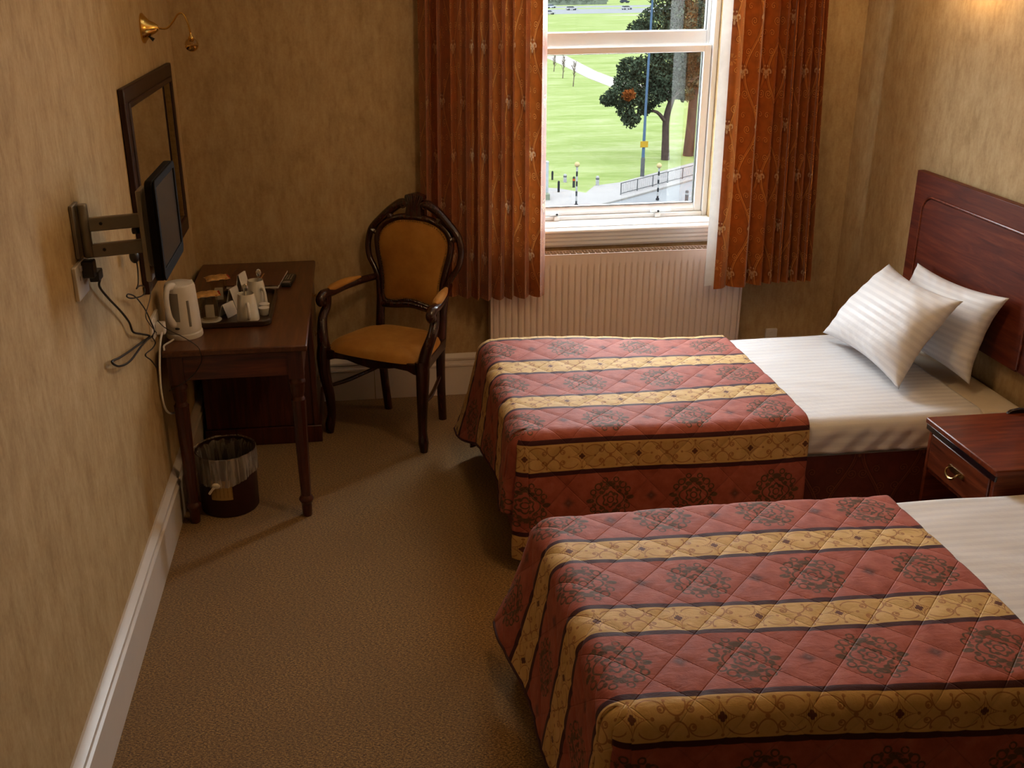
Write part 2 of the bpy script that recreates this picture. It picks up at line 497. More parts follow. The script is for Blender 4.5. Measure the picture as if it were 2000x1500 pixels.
def damask(name, base, dark, gold, cream, rough=0.45, per=(0.26, 0.50), sheen=0.35, through=0.0):
    m = Mat(name, rough, Sheen_Weight=sheen, Sheen_Roughness=0.35)
    u, v = m.uv()
    W, H = per
    # units of the repeat; u folded about the axis of the ogee
    uc = (u / W + 0.5).frac() - 0.5
    vf = (v / H).frac()
    au = uc.abs()
    edge = (vf * (2 * pi)).cos() * 0.19 + 0.25
    l1 = (au - edge).abs().below(0.009, 0.005)
    l2 = (au - edge - 0.035).abs().below(0.006, 0.004)
    asp = H / W
    curls, dots = [], []
    for cu, cv, r, hand in ((0.11, 0.31, 0.075, 1), (0.19, 0.17, 0.060, -1), (0.12, 0.68, 0.080, -1), (0.21, 0.83, 0.065, 1), (0.40, 0.19, 0.075, -1), (0.41, 0.80, 0.080, 1), (0.30, 0.47, 0.075, 1), (0.41, 0.60, 0.055, -1), (0.41, 0.36, 0.060, 1), (0.11, 0.03, 0.055, 1)):
        dx = au - cu; dy = (vf - cv) * asp
        d = hyp(dx, dy)
        sp = (d / 0.042 + dy.atan2(dx * hand) / (2 * pi)).frac()      # a coiled line
        curls.append((sp - 0.5).abs().below(0.15, 0.08) * d.below(r, 0.006)); dots.append(d.below(r * 1.05, 0.012))
    line = union(l1, l2 * 0.7, *curls)
    dotm = union(*dots)
    def palm(x, y, s):
        lobe = (hyp(x - 0.075 * s, y - 0.01 * s) - 0.045 * s).abs().below(0.017 * s, 0.006) * y.gt(-0.02 * s)
        drop = hyp(x * 1.8, y + 0.085 * s).below(0.040 * s, 0.008)
        mid = hyp(x * 2.4, y * 0.9).below(0.045 * s, 0.008)
        side = hyp(x - 0.05 * s, y + 0.045 * s).below(0.020 * s, 0.006)
        spr = hyp(x - 0.035 * s, y - 0.115 * s).below(0.018 * s, 0.006)
        return union(lobe, drop, mid, side, spr), hyp(x, y).below(0.165 * s, 0.015)
    p1, b1 = palm(au, (vf - 0.50) * asp, 0.95)
    ya = ((vf + 0.5).frac() - 0.5) * asp
    p2, b2 = palm(0.5 - au, ya, 0.95)
    r3 = hyp(au, (vf - 0.13) * asp)
    ang = au.atan2((vf - 0.13) * asp)
    petals = (r3 - 0.07).abs().below(0.035, 0.008) * (ang * 9.0).sin().gt(0.35)
    col = m.mix(base, tuple(c * 0.6 for c in base), m.noise(m.coords(), 26, 4).below(0.5, 0.2) * 0.6)
    dark_lines = union((au - edge + 0.020).abs().below(0.010, 0.006), (au - edge - 0.055).abs().below(0.010, 0.006))  # dark woven lines beside the ogee outline
    col = m.mix(col, dark, union(dotm * 0.3, b1 * 0.5, b2 * 0.5, dark_lines * 0.55))
    col = m.mix(col, gold, line * 0.88)
    col = m.mix(col, gold, petals * 0.5)
    col = m.mix(col, cream, p1.max(p2) * 0.6)
    m.color(col)
    m.bump(line * 0.5 + p1 + m.noise(m.coords(), 400, 2) * 0.25, 0.2, 0.002)
    if through: add_translucent(m, col, through)
    return m.m
def add_translucent(m, col, f):
    tl = m.node('ShaderNodeBsdfTranslucent')
    if isinstance(col, tuple): tl.inputs[0].default_value = (*col, 1)
    else: m.link(col, tl.inputs[0])
    mx = m.node('ShaderNodeMixShader'); mx.inputs[0].default_value = f
    m.t.links.new(m.b.outputs[0], mx.inputs[1]); m.t.links.new(tl.outputs[0], mx.inputs[2]); m.t.links.new(mx.outputs[0], m.out.inputs[0])
M['damask'] = damask('rust_damask_curtain', (0.46, 0.125, 0.018), (0.16, 0.028, 0.006), (0.78, 0.36, 0.09), (0.88, 0.66, 0.38), through=0.10)
def lining_mat():
    m = Mat('white_curtain_lining', 0.85)
    c = m.ramp(m.noise(m.coords(), 30, 3), [(0.3, (0.76, 0.74, 0.71)), (0.7, (0.83, 0.81, 0.78))])
    m.color(c); add_translucent(m, c, 0.16)
    return m.m
M['lining'] = lining_mat()
M['valance'] = damask('maroon_damask_valance', (0.15, 0.028, 0.014), (0.05, 0.01, 0.006), (0.24, 0.07, 0.028), (0.36, 0.14, 0.06), 0.6, (0.26, 0.50), 0.15)

def bedspread_mat(name, t0, skew=0.0):
    m = Mat(name, 0.70, Sheen_Weight=0.08, Sheen_Roughness=0.4, Specular_IOR_Level=0.3)
    s, t = m.uv()
    obj = m.coords()
    P = 0.36
    wob = m.noise(obj, 60, 3)
    t = t + (s - 1.9) * skew
    ty = t.rep(t0, P)                # from the centre of a cream band
    tr = t.rep(t0 + P / 2, P)        # from the centre of a red band
    ad = ty.abs()
    cream = ad.below(0.0525, 0.0012)
    band = ad.below(0.0705, 0.0012)
    # ---- red band: medallions and small dark lozenges
    mx = s.rep(1.70, 0.32); my = tr
    x, y = mx.abs(), my.abs()
    d = hyp(mx, my); th = mx.atan2(my)
    a6 = (th * 6).cos(); a4 = (th * 4).cos(); a8 = (th * 8).cos()
    parts = [
        (d - 0.012).abs().below(0.0026, 0.001),
        (d - (a6 * 0.004 + 0.027)).abs().below(0.0036, 0.0012),
        (d - (a4 * 0.007 + 0.047)).abs().below(0.003, 0.0012),
        hyp((x - 0.077) * 0.8, y * 1.3).below(0.012, 0.002),
        hyp((x - 0.062), (y - 0.016)).below(0.008, 0.002),
        hyp(x * 0.7, (y - 0.062) * 1.3).below(0.013, 0.002),
        hyp((x - 0.02) * 0.9, (y - 0.047) * 1.4).below(0.012, 0.002),
        (hyp(x - 0.047, y - 0.054) - 0.012).abs().below(0.0028, 0.001),
        hyp((x - 0.036) * 1.2, (y - 0.064)).below(0.008, 0.002),
        (hyp(x - 0.066, y - 0.034) - 0.010).abs().below(0.0026, 0.001),
        (hyp(x - 0.021, y - 0.078) - 0.009).abs().below(0.0024, 0.001),
        hyp(x - 0.035, y - 0.030).below(0.008, 0.002),
        hyp((x - 0.014), (y - 0.020)).below(0.007, 0.002),
    ]
    med = union(*parts) * (1 - wob.below(0.38, 0.05) * 0.6)
    bx = s.rep(1.70 + 0.16, 0.32).abs()
    loz = (bx + y).below(0.020, 0.014)
    lozc = (bx + y).below(0.006, 0.003)
    redn = m.noise(m.mapped(obj, (4, 4, 4)), 5, 5, 0.6)
    red = m.ramp(redn, [(0.3, (0.31, 0.070, 0.045)), (0.55, (0.41, 0.104, 0.070)), (0.75, (0.46, 0.142, 0.10))])
    red = m.mix(red, (0.085, 0.052, 0.024), med * 0.92)
    red = m.mix(red, (0.085, 0.035, 0.035), loz * 0.8)
    red = m.mix(red, (0.22, 0.10, 0.09), lozc * 0.7)
    # ---- cream band: clover in a lozenge, scrolls between
    q = 0.2135
    X = s.rep(1.59, q).abs(); Y = ad
    sx = (X / 0.046).sqrt() + (Y / 0.043).sqrt()
    diam = (sx - 1.0).abs().below(0.045, 0.02)
    inside = sx.below(0.97, 0.02)
    hatch = (s * (2 * pi / 0.006)).sin().gt(0.35)
    clover = union(hyp(X - 0.0058, Y).below(0.0052, 0.001), hyp(X, Y - 0.0062).below(0.0055, 0.001), hyp(X, Y).below(0.004, 0.001))
    knob = union(hyp(X, Y - 0.043).below(0.0045, 0.001), hyp(X - 0.049, Y).below(0.0045, 0.001))
    hx = (X - q / 2).abs()
    e1 = hyp((X - 0.046) / 0.036, (Y - 0.014) / 0.030)
    arc1 = (e1 - 1.0).abs().below(0.055, 0.02) * Y.gt(0.018) * X.gt(0.014)
    curl1 = (hyp(X - 0.072, Y - 0.020) - 0.0075).abs().below(0.0018, 0.0008)
    curl1d = hyp(X - 0.070, Y - 0.019).below(0.004, 0.001)
    e2 = hyp(hx / 0.026, (Y - 0.040) / 0.034)
    arc2 = (e2 - 1.0).abs().below(0.06, 0.02) * Y.lt(0.040)
    curl2 = hyp(hx - 0.024, Y - 0.041).below(0.0042, 0.001)
    xc = hyp(hx, Y).below(0.006, 0.001)
    ink = union(diam, knob, arc1, curl1, curl1d, arc2, curl2, xc)
    ylw = m.ramp(redn, [(0.3, (0.60, 0.375, 0.125)), (0.7, (0.74, 0.50, 0.215))])
    ylw = m.mix(ylw, (0.35, 0.16, 0.05), inside * hatch * 0.55)
    ylw = m.mix(ylw, (0.30, 0.095, 0.03), ink * 0.72)
    ylw = m.mix(ylw, (0.10, 0.018, 0.014), clover * 0.92)
    col = m.mix(red, (0.055, 0.010, 0.014), band)
    col = m.mix(col, ylw, cream)
    m.color(col)
    # stitching furrows and crumple
    t1 = t - (s - 1.9) * skew
    q1 = (s / 0.155 + t1 / 0.165 + 0.6); q2 = (s / 0.155 - t1 / 0.165 + 0.6)
    l = ((q1.frac() - 0.5).abs()).min((q2.frac() - 0.5).abs())
    cr = m.noise(m.mapped(obj, (14, 26, 14), (0, 0, 0.4)), 1.6, 5, 0.6, 0.8)
    m.bump(cr * 0.8 + m.noise(obj, 500, 1) * 0.08 - l.below(0.012, 0.012) * 0.9, 0.45, 0.006)
    return m.m
# ---- outdoors (exposure put into the colours: darkened to offset the bright sky)
K = 0.182
def ext(name, c, var=0.25, scale=2.0, rough=0.9):
    return plain(name, tuple(x * K for x in c), rough, var, scale, Specular_IOR_Level=0.0)
def lawn_mat():
    m = Mat('mown_grass', 0.95, Specular_IOR_Level=0.0)
    c = m.coords()
    n1 = m.noise(m.mapped(c, (0.5, 1.6, 1)), 0.16, 6, 0.7, 0.6)
    n2 = m.noise(m.mapped(c, (1, 2.5, 1)), 0.8, 5, 0.7)
    f = n1 * 0.65 + n2 * 0.35
    g = [(0.34, (0.165, 0.225, 0.06)), (0.5, (0.25, 0.30, 0.115)), (0.64, (0.33, 0.36, 0.19))]
    m.color(m.ramp(f, [(p, tuple(x * K for x in q)) for p, q in g]))
    return m.m
M['lawn'] = lawn_mat()
M['path'] = ext('pale_gravel_path', (0.38, 0.345, 0.32), 0.1, 1.0)
M['pavement'] = ext('pavement', (0.33, 0.31, 0.305), 0.06, 0.5)
M['tarmac'] = ext('tarmac', (0.245, 0.25, 0.26), 0.08, 0.4)
M['kerb'] = ext('kerb_stone', (0.28, 0.265, 0.25), 0.08, 1.0)
M['leaf'] = ext('dark_leaf', (0.042, 0.058, 0.036), 0.6, 0.9)
M['leaf_pale'] = ext('pale_leaf', (0.085, 0.11, 0.085), 0.35, 0.9)
M['leaf_orange'] = ext('orange_reflection_leaf', (0.20, 0.055, 0.014), 0.4, 0.9)  # orange of a lamp reflection, put into the leaf colour
M['bark'] = ext('bark', (0.075, 0.055, 0.045), 0.3, 3.0)
M['twig'] = ext('bare_twig', (0.16, 0.13, 0.09), 0.3, 3.0)
M['blue_pole'] = ext('blue_painted_pole', (0.075, 0.125, 0.20), 0.1, 2.0, 0.5)
M['sign_yellow'] = ext('yellow_sign', (0.42, 0.26, 0.03), 0.05, 2.0, 0.5)
M['pole_black'] = ext('black_pole', (0.025, 0.03, 0.035), 0.1, 2.0, 0.5)
M['pole_white'] = ext('white_pole', (0.36, 0.36, 0.36), 0.05, 2.0, 0.5)
M['globe'] = ext('amber_globe', (0.50, 0.38, 0.20), 0.1, 6.0, 0.3)
M['rail'] = ext('grey_railing', (0.10, 0.105, 0.11), 0.1, 2.0, 0.5)
M['sign_red'] = ext('orange_red_band', (0.55, 0.09, 0.02), 0.05, 2.0, 0.5)
M['grey_post'] = ext('grey_post', (0.40, 0.44, 0.45), 0.08, 2.0, 0.5)
M['green_bin'] = ext('dark_green_box', (0.04, 0.10, 0.095), 0.1, 2.0, 0.5)
M['car_white'] = ext('white_car_paint', (0.40, 0.40, 0.40), 0.03, 2.0, 0.4)
M['car_silver'] = ext('silver_car_paint', (0.45, 0.48, 0.52), 0.03, 2.0, 0.4)
M['car_dark'] = ext('dark_car_paint', (0.06, 0.07, 0.09), 0.1, 2.0, 0.4)
M['car_glass'] = ext('car_glass', (0.05, 0.06, 0.07), 0.1, 2.0, 0.2)
M['hedge'] = ext('hazed_hedge', (0.19, 0.225, 0.17), 0.3, 0.5)  # haze put into the leaf colour, paling it
M['brickwall'] = ext('outer_brick', (0.5, 0.4, 0.32), 0.1, 3.0)
# ---------------------------------------------------------------- the room
RX, RY, RZ = 3.36, -6.6, 2.8
WX0, WX1, WZ0, WZ1 = 1.56, 2.655, 0.88, 2.62
ob('floor', MB().box(-0.1, RX + 0.1, RY - 0.1, 0.3, -0.1, 0.0), M['carpet'], loc=(0, 0, 0), kind='structure')
ob('ceiling', MB().box(-0.1, RX + 0.1, RY - 0.1, 0.3, RZ, RZ + 0.1), M['ceiling'], loc=(0, 0, 0), kind='structure')
ob('wall_left', MB().box(-0.1, 0, RY - 0.1, 0.3, 0, RZ), M['wall'], loc=(0, 0, 0), kind='structure')
ob('wall_right', MB().box(RX, RX + 0.1, RY - 0.1, 0.3, 0, RZ), M['wall'], loc=(0, 0, 0), kind='structure')
ob('wall_front', MB().box(0, RX, RY - 0.1, RY, 0, RZ), M['wall'], loc=(0, 0, 0), kind='structure')
wb = MB()
wb.box(0, WX0, 0, 0.3, 0, RZ).box(WX1, RX, 0, 0.3, 0, RZ).box(WX0, WX1, 0, 0.3, 0, WZ0).box(WX0, WX1, 0, 0.3, WZ1, RZ)
ob('wall_back', wb, M['wall'], loc=(0, 0, 0), kind='structure')
BB = [(0, 0), (0.024, 0), (0.024, 0.160), (0.029, 0.164), (0.029, 0.174), (0.021, 0.180), (0.019, 0.192), (0.026, 0.200), (0.026, 0.209), (0.013, 0.221), (0.007, 0.229), (0, 0.229)]
def sweep_profile(mb, prof, fn, a, b):
    n = len(prof)
    V = [fn(d, z, a) for d, z in prof] + [fn(d, z, b) for d, z in prof]
    F = [(i, (i + 1) % n, n + (i + 1) % n, n + i) for i in range(n)] + [tuple(range(n))[::-1], tuple(range(n, 2 * n))]
    return mb.add(V, F)
b = MB(); sweep_profile(b, BB, lambda d, z, k: (d, k, z), RY, 0.0)
ob('baseboard_left', b, M['gloss_white'], loc=(0, 0, 0), angle=25, kind='structure')
b = MB(); sweep_profile(b, BB, lambda d, z, k: (k, -d, z), 0.0, 0.858); sweep_profile(b, BB, lambda d, z, k: (k, -d, z), 0.861, RX)
ob('baseboard_back', b, M['gloss_white'], loc=(0, 0, 0), angle=25, kind='structure')
b = MB(); sweep_profile(b, BB, lambda d, z, k: (RX - d, k, z), RY, 0.0)
ob('baseboard_right', b, M['gloss_white'], loc=(0, 0, 0), angle=25, kind='structure')

# ---------------------------------------------------------------- window
win = thing('window_1', 'white framed window with two sashes between the rust curtains', None, (2.10, 0.0, 0.9))
win['kind'] = 'structure'
def frame_rect(x0, x1, z0, z1, l, r, bt, tp, y0, y1):
    m = MB()
    m.box(x0, x0 + l, y0, y1, z0, z1).box(x1 - r, x1, y0, y1, z0, z1)
    m.box(x0 + l, x1 - r, y0, y1, z0, z0 + bt).box(x0 + l, x1 - r, y0, y1, z1 - tp, z1)
    return m
fr = frame_rect(WX0, WX1, 0.895, WZ1, 0.035, 0.027, 0.023, 0.04, 0.112, 0.28)
ob('window_frame', fr, M['upvc'], win, bevel=0.004)
LX0, LX1, LZ0, LZ1 = 1.597, 2.626, 0.9185, 1.757
ls = MB()
ls.box(LX0, LX0 + 0.04, 0.128, 0.172, LZ0, LZ1).box(LX1 - 0.037, LX1, 0.128, 0.172, LZ0, LZ1).box(LX0 + 0.04, LX1 - 0.037, 0.128, 0.172, LZ1 - 0.032, LZ1)
sweep_profile(ls, [(-0.172, LZ0), (-0.128, LZ0), (-0.128, LZ0 + 0.016), (-0.134, LZ0 + 0.022), (-0.150, LZ0 + 0.041), (-0.172, LZ0 + 0.041)], lambda d, z, k: (k, -d, z), LX0 + 0.04, LX1 - 0.037)
lso = ob('lower_sash', ls, M['upvc'], win, bevel=0.003)
ob('pane', MB().box(LX0 + 0.038, LX1 - 0.035, 0.152, 0.156, 0.958, LZ1 - 0.030), M['pane'], lso)
g = frame_rect(LX0 + 0.040, LX1 - 0.037, 0.9598, LZ1 - 0.032, 0.003, 0.004, 0.003, 0.003, 0.146, 0.166)
ob('seal', g, M['black'], lso)
us = frame_rect(LX0, LX1 + 0.004, 1.750, 2.578, 0.030, 0.018, 0.076, 0.04, 0.180, 0.224)
uso = ob('upper_sash', us, M['upvc'], win, bevel=0.005)
ob('pane', MB().box(LX0 + 0.028, LX1 - 0.012, 0.200, 0.204, 1.824, 2.540), M['pane'], uso)
g = frame_rect(LX0 + 0.030, LX1 - 0.014, 1.826, 2.538, 0.003, 0.004, 0.002, 0.003, 0.190, 0.212)
ob('seal', g, M['black'], uso)
for hx_ in (1.845, 2.385):
    h = MB()
    h.box(hx_ - 0.035, hx_ + 0.012, 0.108, 0.131, 0.920, 0.940)
    h.box(hx_ - 0.012, hx_ + 0.075 if hx_ > 2 else hx_ + 0.012, 0.098, 0.112, 0.926, 0.936)
    if hx_ < 2: h.box(hx_ - 0.09, hx_, 0.098, 0.112, 0.926, 0.936)
    h.box(hx_ - 0.014, hx_ + 0.016, 0.098, 0.115, 0.896, 0.920)
    hd = ob('sash_latch', h, M['upvc'], lso, bevel=0.004)
    ob('keyhole', MB().lathe([(0.006, 0), (0.006, 0.003)], (hx_ + 0.002, 0.096, 0.931), 10, 'y'), M['black'], hd)
sl = MB()
sweep_profile(sl, [(-0.112, 0.880), (0.0, 0.880), (0.0, 0.866), (0.052, 0.866), (0.057, 0.870), (0.056, 0.876), (0.050, 0.882), (0.040, 0.887), (0.024, 0.889), (0.022, 0.894), (-0.112, 0.896)], lambda d, z, k: (k, -d, z), WX0 + 0.002, WX1 - 0.002)
ob('window_sill', sl, M['upvc'], win, angle=50)
sl2 = MB()
prof = [(0.0, 0.788), (0.018, 0.788), (0.026, 0.80), (0.026, 0.815), (0.034, 0.824), (0.034, 0.836), (0.042, 0.846), (0.042, 0.8655), (0.0, 0.8655)]
sweep_profile(sl2, prof, lambda d, z, k: (k, -d, z), WX0 - 0.04, WX1 + 0.03)
ob('sill_apron', sl2, M['upvc'], win, angle=25)

# ---------------------------------------------------------------- radiator
rad = thing('radiator', 'white ribbed panel radiator on the wall under the window', 'radiator', (2.134, -0.07, 0.17))
X0, X1, Z0, Z1 = 1.468, 2.800, 0.17, 0.772
NF = 40
nx = NF * 12 + 1
xs = np.linspace(X0 + 0.012, X1 - 0.012, nx)
zs = np.array([Z0, Z0 + 0.045, Z0 + 0.055, Z0 + 0.075, Z1 - 0.075, Z1 - 0.058, Z1 - 0.05, Z1 - 0.006])
fl = np.abs(2 * ((xs - xs[0]) / (xs[-1] - xs[0]) * NF % 1.0) - 1) ** 5
amt = np.array([0, 0, 0.5, 1, 1, 0.5, 0, 0])
Pg = np.zeros((len(zs), nx, 3))
Pg[:, :, 0] = xs[None]; Pg[:, :, 2] = zs[:, None]
Pg[:, :, 1] = -0.116 + 0.009 * fl[None] * amt[:, None]
ob('front_panel', MB().grid(Pg, flip=True), M['rad'], rad, angle=60)
cs = MB().box(X0, X0 + 0.012, -0.116, -0.03, Z0, Z1).box(X1 - 0.012, X1, -0.116, -0.03, Z0, Z1)
cs.box(X0 + 0.012, X1 - 0.012, -0.036, -0.03, Z0, Z1 - 0.02)
ob('casing', cs, M['rad'], rad, bevel=0.002)
gr = MB()
gr.box(X0, X1, -0.117, -0.108, Z1 - 0.006, Z1 + 0.001).box(X0, X1, -0.036, -0.03, Z1 - 0.006, Z1).box(X0, X1, -0.075, -0.071, Z1 - 0.003, Z1)
k = X0 + 0.016; i = 0
while k < X1 - 0.01:
    if i % 2 == 0: gr.box(k, k + 0.004, -0.108, -0.036, Z1 - 0.004, Z1)
    else: gr.box(k, k + 0.0035, -0.073, -0.036, Z1 - 0.004, Z1)
    k += 0.0165; i += 1
ob('top_grille', gr, M['rad'], rad)
br = MB()
for x in (1.7, 2.55): ob('wall_bracket', MB().box(x, x + 0.03, -0.0295, -0.0015, 0.3, 0.65), M['rad'], rad)
vp = MB().tube([(1.45, -0.07, 0.0), (1.45, -0.07, 0.20), (1.47, -0.07, 0.21)], 0.0075, 8)
ob('pipe', vp, M['rad'], rad)

# ---------------------------------------------------------------- curtains
def curtain(name, label, x0b, x1b, x0t, x1t, zhem, seed, nf, lining_side, depth=0.053, phase=0.0, wide=None):
    r = np.random.default_rng(seed)
    n, mz = 520, 46
    u = np.linspace(0, 1, n)
    # uneven pleats
    w = r.uniform(0.55, 1.3, nf)
    if wide:
        for i_, k_ in wide.items(): w[i_] *= k_
    cum = np.concatenate([[0], np.cumsum(w)]); cum /= cum[-1]
    ph = np.interp(u, cum, np.arange(nf + 1)) * 2 * pi + phase
    idx = np.clip(np.searchsorted(cum, u, 'right') - 1, 0, nf - 1)
    amp = np.interp(u, (cum[:-1] + cum[1:]) / 2, r.uniform(0.75, 1.15, nf))
    P = np.zeros((mz, n, 3)); UV = np.zeros((mz, n, 2))
    for j in range(mz):
        h = j / (mz - 1)                       # 0 at hem
        z = zhem + (2.45 - zhem) * h
        xa = x0b + (x0t - x0b) * h; xb = x1b + (x1t - x1b) * h
        pw = (xb - xa) / nf
        drift = 0.25 * np.sin(u * 9 + seed) * (1 - h) + 0.12 * np.sin(h * 5 + u * 14)
        p = ph + drift
        a = depth * amp * (0.86 + 0.14 * (1 - h))
        x = xa + (xb - xa) * u + 0.16 * pw * np.sin(p)
        y = -0.110 - 0.083 * sstep(1.24, 1.46, x) - a * (2 * np.abs(np.sin(p / 2)) ** 0.8 - 1)
        P[j, :, 0], P[j, :, 1] = x, y
        P[j, :, 2] = z - 0.006 * np.cos(p) * (1 - h) + 0.012 * (1 - h) * np.sin(u * 3.1 + seed)
    mid = P[mz // 2]
    L = np.concatenate([[0], np.cumsum(np.linalg.norm(np.diff(mid[:, :2], axis=0), axis=1))])
    UV[:, :, 0] = L[None] + seed * 0.05; UV[:, :, 1] = P[:, :, 2] + seed * 0.07
    root = thing(name, label, 'curtain', ((x0b + x1b) / 2, -0.172, zhem), group='pair of window curtains')
    ob('fabric', MB().grid(P, UV, flip=True), M['damask'], root, angle=180)
    Pb = P.copy(); Pb[:, :, 1] += 0.006
    if lining_side:
        # the lining shows as a turned strip along the leading edge
        nn = 26
        lx = np.linspace(0, 1, nn)
        Q = np.zeros((mz, nn, 3))
        edge = P[:, 0] if lining_side < 0 else P[:, -1]
        for j in range(mz):
            e = edge[j]
            Q[j, :, 0] = e[0] + lining_side * 0.052 * (1 - lx) + 0.02 * lx
            Q[j, :, 1] = e[1] - 0.006 + 0.012 * np.sin(lx * pi * 0.9)
            Q[j, :, 2] = e[2] + 0.018 * (1 - j / (mz - 1))
        ob('lining', MB().grid(Q), M['lining'], root, angle=180, label='white lining strip')
    hd = MB()
    xa, xb = x0t - 0.02, x1t + 0.02
    hd.box(xa, xb, -0.22, -0.12, 2.45, 2.47)
    ob('heading', hd, M['lining'], root)
    return root
curtain('window_curtain', 'rust damask curtain hanging left of the window, behind the armchair', 1.118, 1.742, 1.150, 1.735, 0.592, 3, 10, 0, wide={9: 1.9, 0: 1.35})
curtain('window_curtain', 'rust damask curtain hanging right of the window, with a white lining edge', 2.600, 3.105, 2.590, 3.030, 0.597, 5, 8, -1, phase=pi * 0.5, wide={0: 1.9, 1: 1.5})
rail = thing('curtain_rail', 'white rail above the window carrying the two curtains', 'rail', (2.1, -0.17, 2.47))
ob('track', MB().box(1.0, 3.2, -0.19, -0.15, 2.47, 2.50), M['upvc'], rail)
bk = MB()
for x in (1.1, 2.1, 3.1): ob('bracket', MB().box(x, x + 0.03, -0.15, -0.0015, 2.475, 2.495), M['upvc'], rail)
# ---------------------------------------------------------------- beds
def cloth_strip(mb, S, T, fn, quilt=None, flip=False):
    """S, T 1-d arrays of cloth coordinates; fn(S,T)->positions"""
    SS, TT = np.meshgrid(S, T, indexing='ij')
    P = fn(SS, TT)
    if quilt is not None:
        gu = np.gradient(P, axis=0); gv = np.gradient(P, axis=1)
        nrm = np.cross(gu, gv); nrm /= np.maximum(np.linalg.norm(nrm, axis=2, keepdims=True), 1e-9)
        if flip: nrm = -nrm
        P = P + nrm * quilt(SS, TT)[..., None]
    mb.grid(P, np.stack([SS, TT], -1), flip=flip)
def quilt_h(S, T):
    q1 = (S / 0.155 + T / 0.165 + 0.1) % 1.0; q2 = (S / 0.155 - T / 0.165 + 0.1) % 1.0   # whole numbers are stitch lines
    a = np.abs(q1 - 0.5); bb = np.abs(q2 - 0.5)
    e1 = 0.5 - a; e2 = 0.5 - bb                 # 0 on a stitch line
    return 0.0042 * (1 - np.exp(-e1 * 14)) * (1 - np.exp(-e2 * 14))
def hang(e, r, ztop):
    """e = cloth run past the start of the rounded edge -> (out, z)"""
    arc = r * pi / 2
    a = np.clip(e / r, 0, pi / 2)
    out = r * np.sin(a); z = ztop - r * (1 - np.cos(a)) - np.maximum(e - arc, 0)
    return out, z
def bed(idx, yn, yf, xf, xh, zt, t0, foot_hem, label_word):
    """yn near edge, yf far edge (outside of cloth), xf foot edge, zt cloth top"""
    r = 0.055
    yc = (yn + yf) / 2
    # ----- divan + mattress
    root = thing('bed', label_word, 'bed', ((xf + xh) / 2, yc, 0.0), group='pair of single beds')
    bx0, bx1 = xf + 0.03, xh
    by0, by1 = yn + 0.03, yf - 0.03
    def skirt():
        pts = []
        for (xa, ya, xb, yb) in ((bx1, by0, bx0, by0), (bx0, by0, bx0, by1), (bx0, by1, bx1, by1)):
            L_ = math.hypot(xb - xa, yb - ya); n_ = int(L_ / 0.02)
            for k_ in range(n_): pts.append((xa + (xb - xa) * k_ / n_, ya + (yb - ya) * k_ / n_))
        pts.append((bx1, by1)); return np.array(pts)
    pts = skirt()
    Ls = np.concatenate([[0], np.cumsum(np.linalg.norm(np.diff(pts, axis=0), axis=1))])
    zz = np.linspace(0.035, 0.385, 8)
    P = np.zeros((8, len(pts), 3)); UV = np.zeros((8, len(pts), 2))
    P[:, :, :2] = pts[None]; P[:, :, 2] = zz[:, None]
    UV[:, :, 0] = Ls[None]; UV[:, :, 1] = zz[:, None] + 0.1
    sk = MB().grid(P, UV)
    ob('divan_base', sk, M['valance'], root, angle=50)
    core = MB().box(bx0 + 0.004, bx1 - 0.004, by0 + 0.004, by1 - 0.004, 0.06, 0.385)
    ob('divan_core', core, M['mattress'], root)
    for cx in (bx0 + 0.06, bx1 - 0.10):
        for cy in (by0 + 0.05, by1 - 0.05):
            cm = MB().lathe([(0.026, -0.012), (0.028, -0.008), (0.028, 0.008), (0.026, 0.012)], (cx, cy, 0.028), 14, 'y')
            cm.box(cx - 0.012, cx + 0.012, cy - 0.018, cy + 0.018, 0.03, 0.062)
            ob('castor', cm, M['rubber'], root)
    mt = MB()
    mt.prism(rrect(bx0, bx1 - 0.005, by0, by1, 0.05), 0.386, zt - 0.036)
    ob('mattress', mt, M['mattress'], root, bevel=0.02)
    # ----- fitted under-sheet, shows at the head end
    fs = MB(); fy0, fy1 = by0 - 0.008, by1 + 0.008
    fzt = zt - 0.030
    def f_fit(S, T):
        P = np.zeros(S.shape + (3,))
        P[..., 0] = S
        e_n = np.maximum((fy0 + r) - T, 0); e_f = np.maximum(T - (fy1 - r), 0)
        on, zn = hang(e_n, r, fzt); of, zf = hang(e_f, r, fzt)
        P[..., 1] = np.clip(T, fy0 + r, fy1 - r) - on + of
        P[..., 2] = np.minimum(zn, zf) + 0.004 * np.sin(S * 70 + T * 22) * sstep(0.0, 0.06, e_n)
        return P
    hang_len = fzt - 0.40
    T_ = np.linspace(fy0 - hang_len + 0.02, fy1 + hang_len - 0.02, 120)
    cloth_strip(fs, np.linspace(2.9, bx1 - 0.002, 40), T_, f_fit, flip=False)
    ob('fitted_sheet', fs, M['fitted'], root, angle=180)
    # ----- top sheet (white stripe)
    sh = MB(); sy0, sy1 = by0 - 0.013, by1 + 0.013
    szt = zt - 0.020
    def f_sheet(S, T):
        P = np.zeros(S.shape + (3,))
        e_n = np.maximum((sy0 + r) - T, 0); e_f = np.maximum(T - (sy1 - r), 0)
        on, zn = hang(e_n, r, szt); of, zf = hang(e_f, r, szt)
        P[..., 0] = S
        wr = 0.004 * np.sin(S * 55 - T * 60 + 2 * np.sin(S * 9)) * sstep(0.03, 0.14, e_n)
        P[..., 1] = np.clip(T, sy0 + r, sy1 - r) - on + of - wr
        P[..., 2] = np.minimum(zn, zf) + 0.0022 * np.sin(S * 13 + 3 * np.sin(T * 9)) * np.sin(T * 17 + S * 4) + 0.010 * np.sin(S * 21) * sstep(0.12, 0.2, e_n) * 0.5
        return P
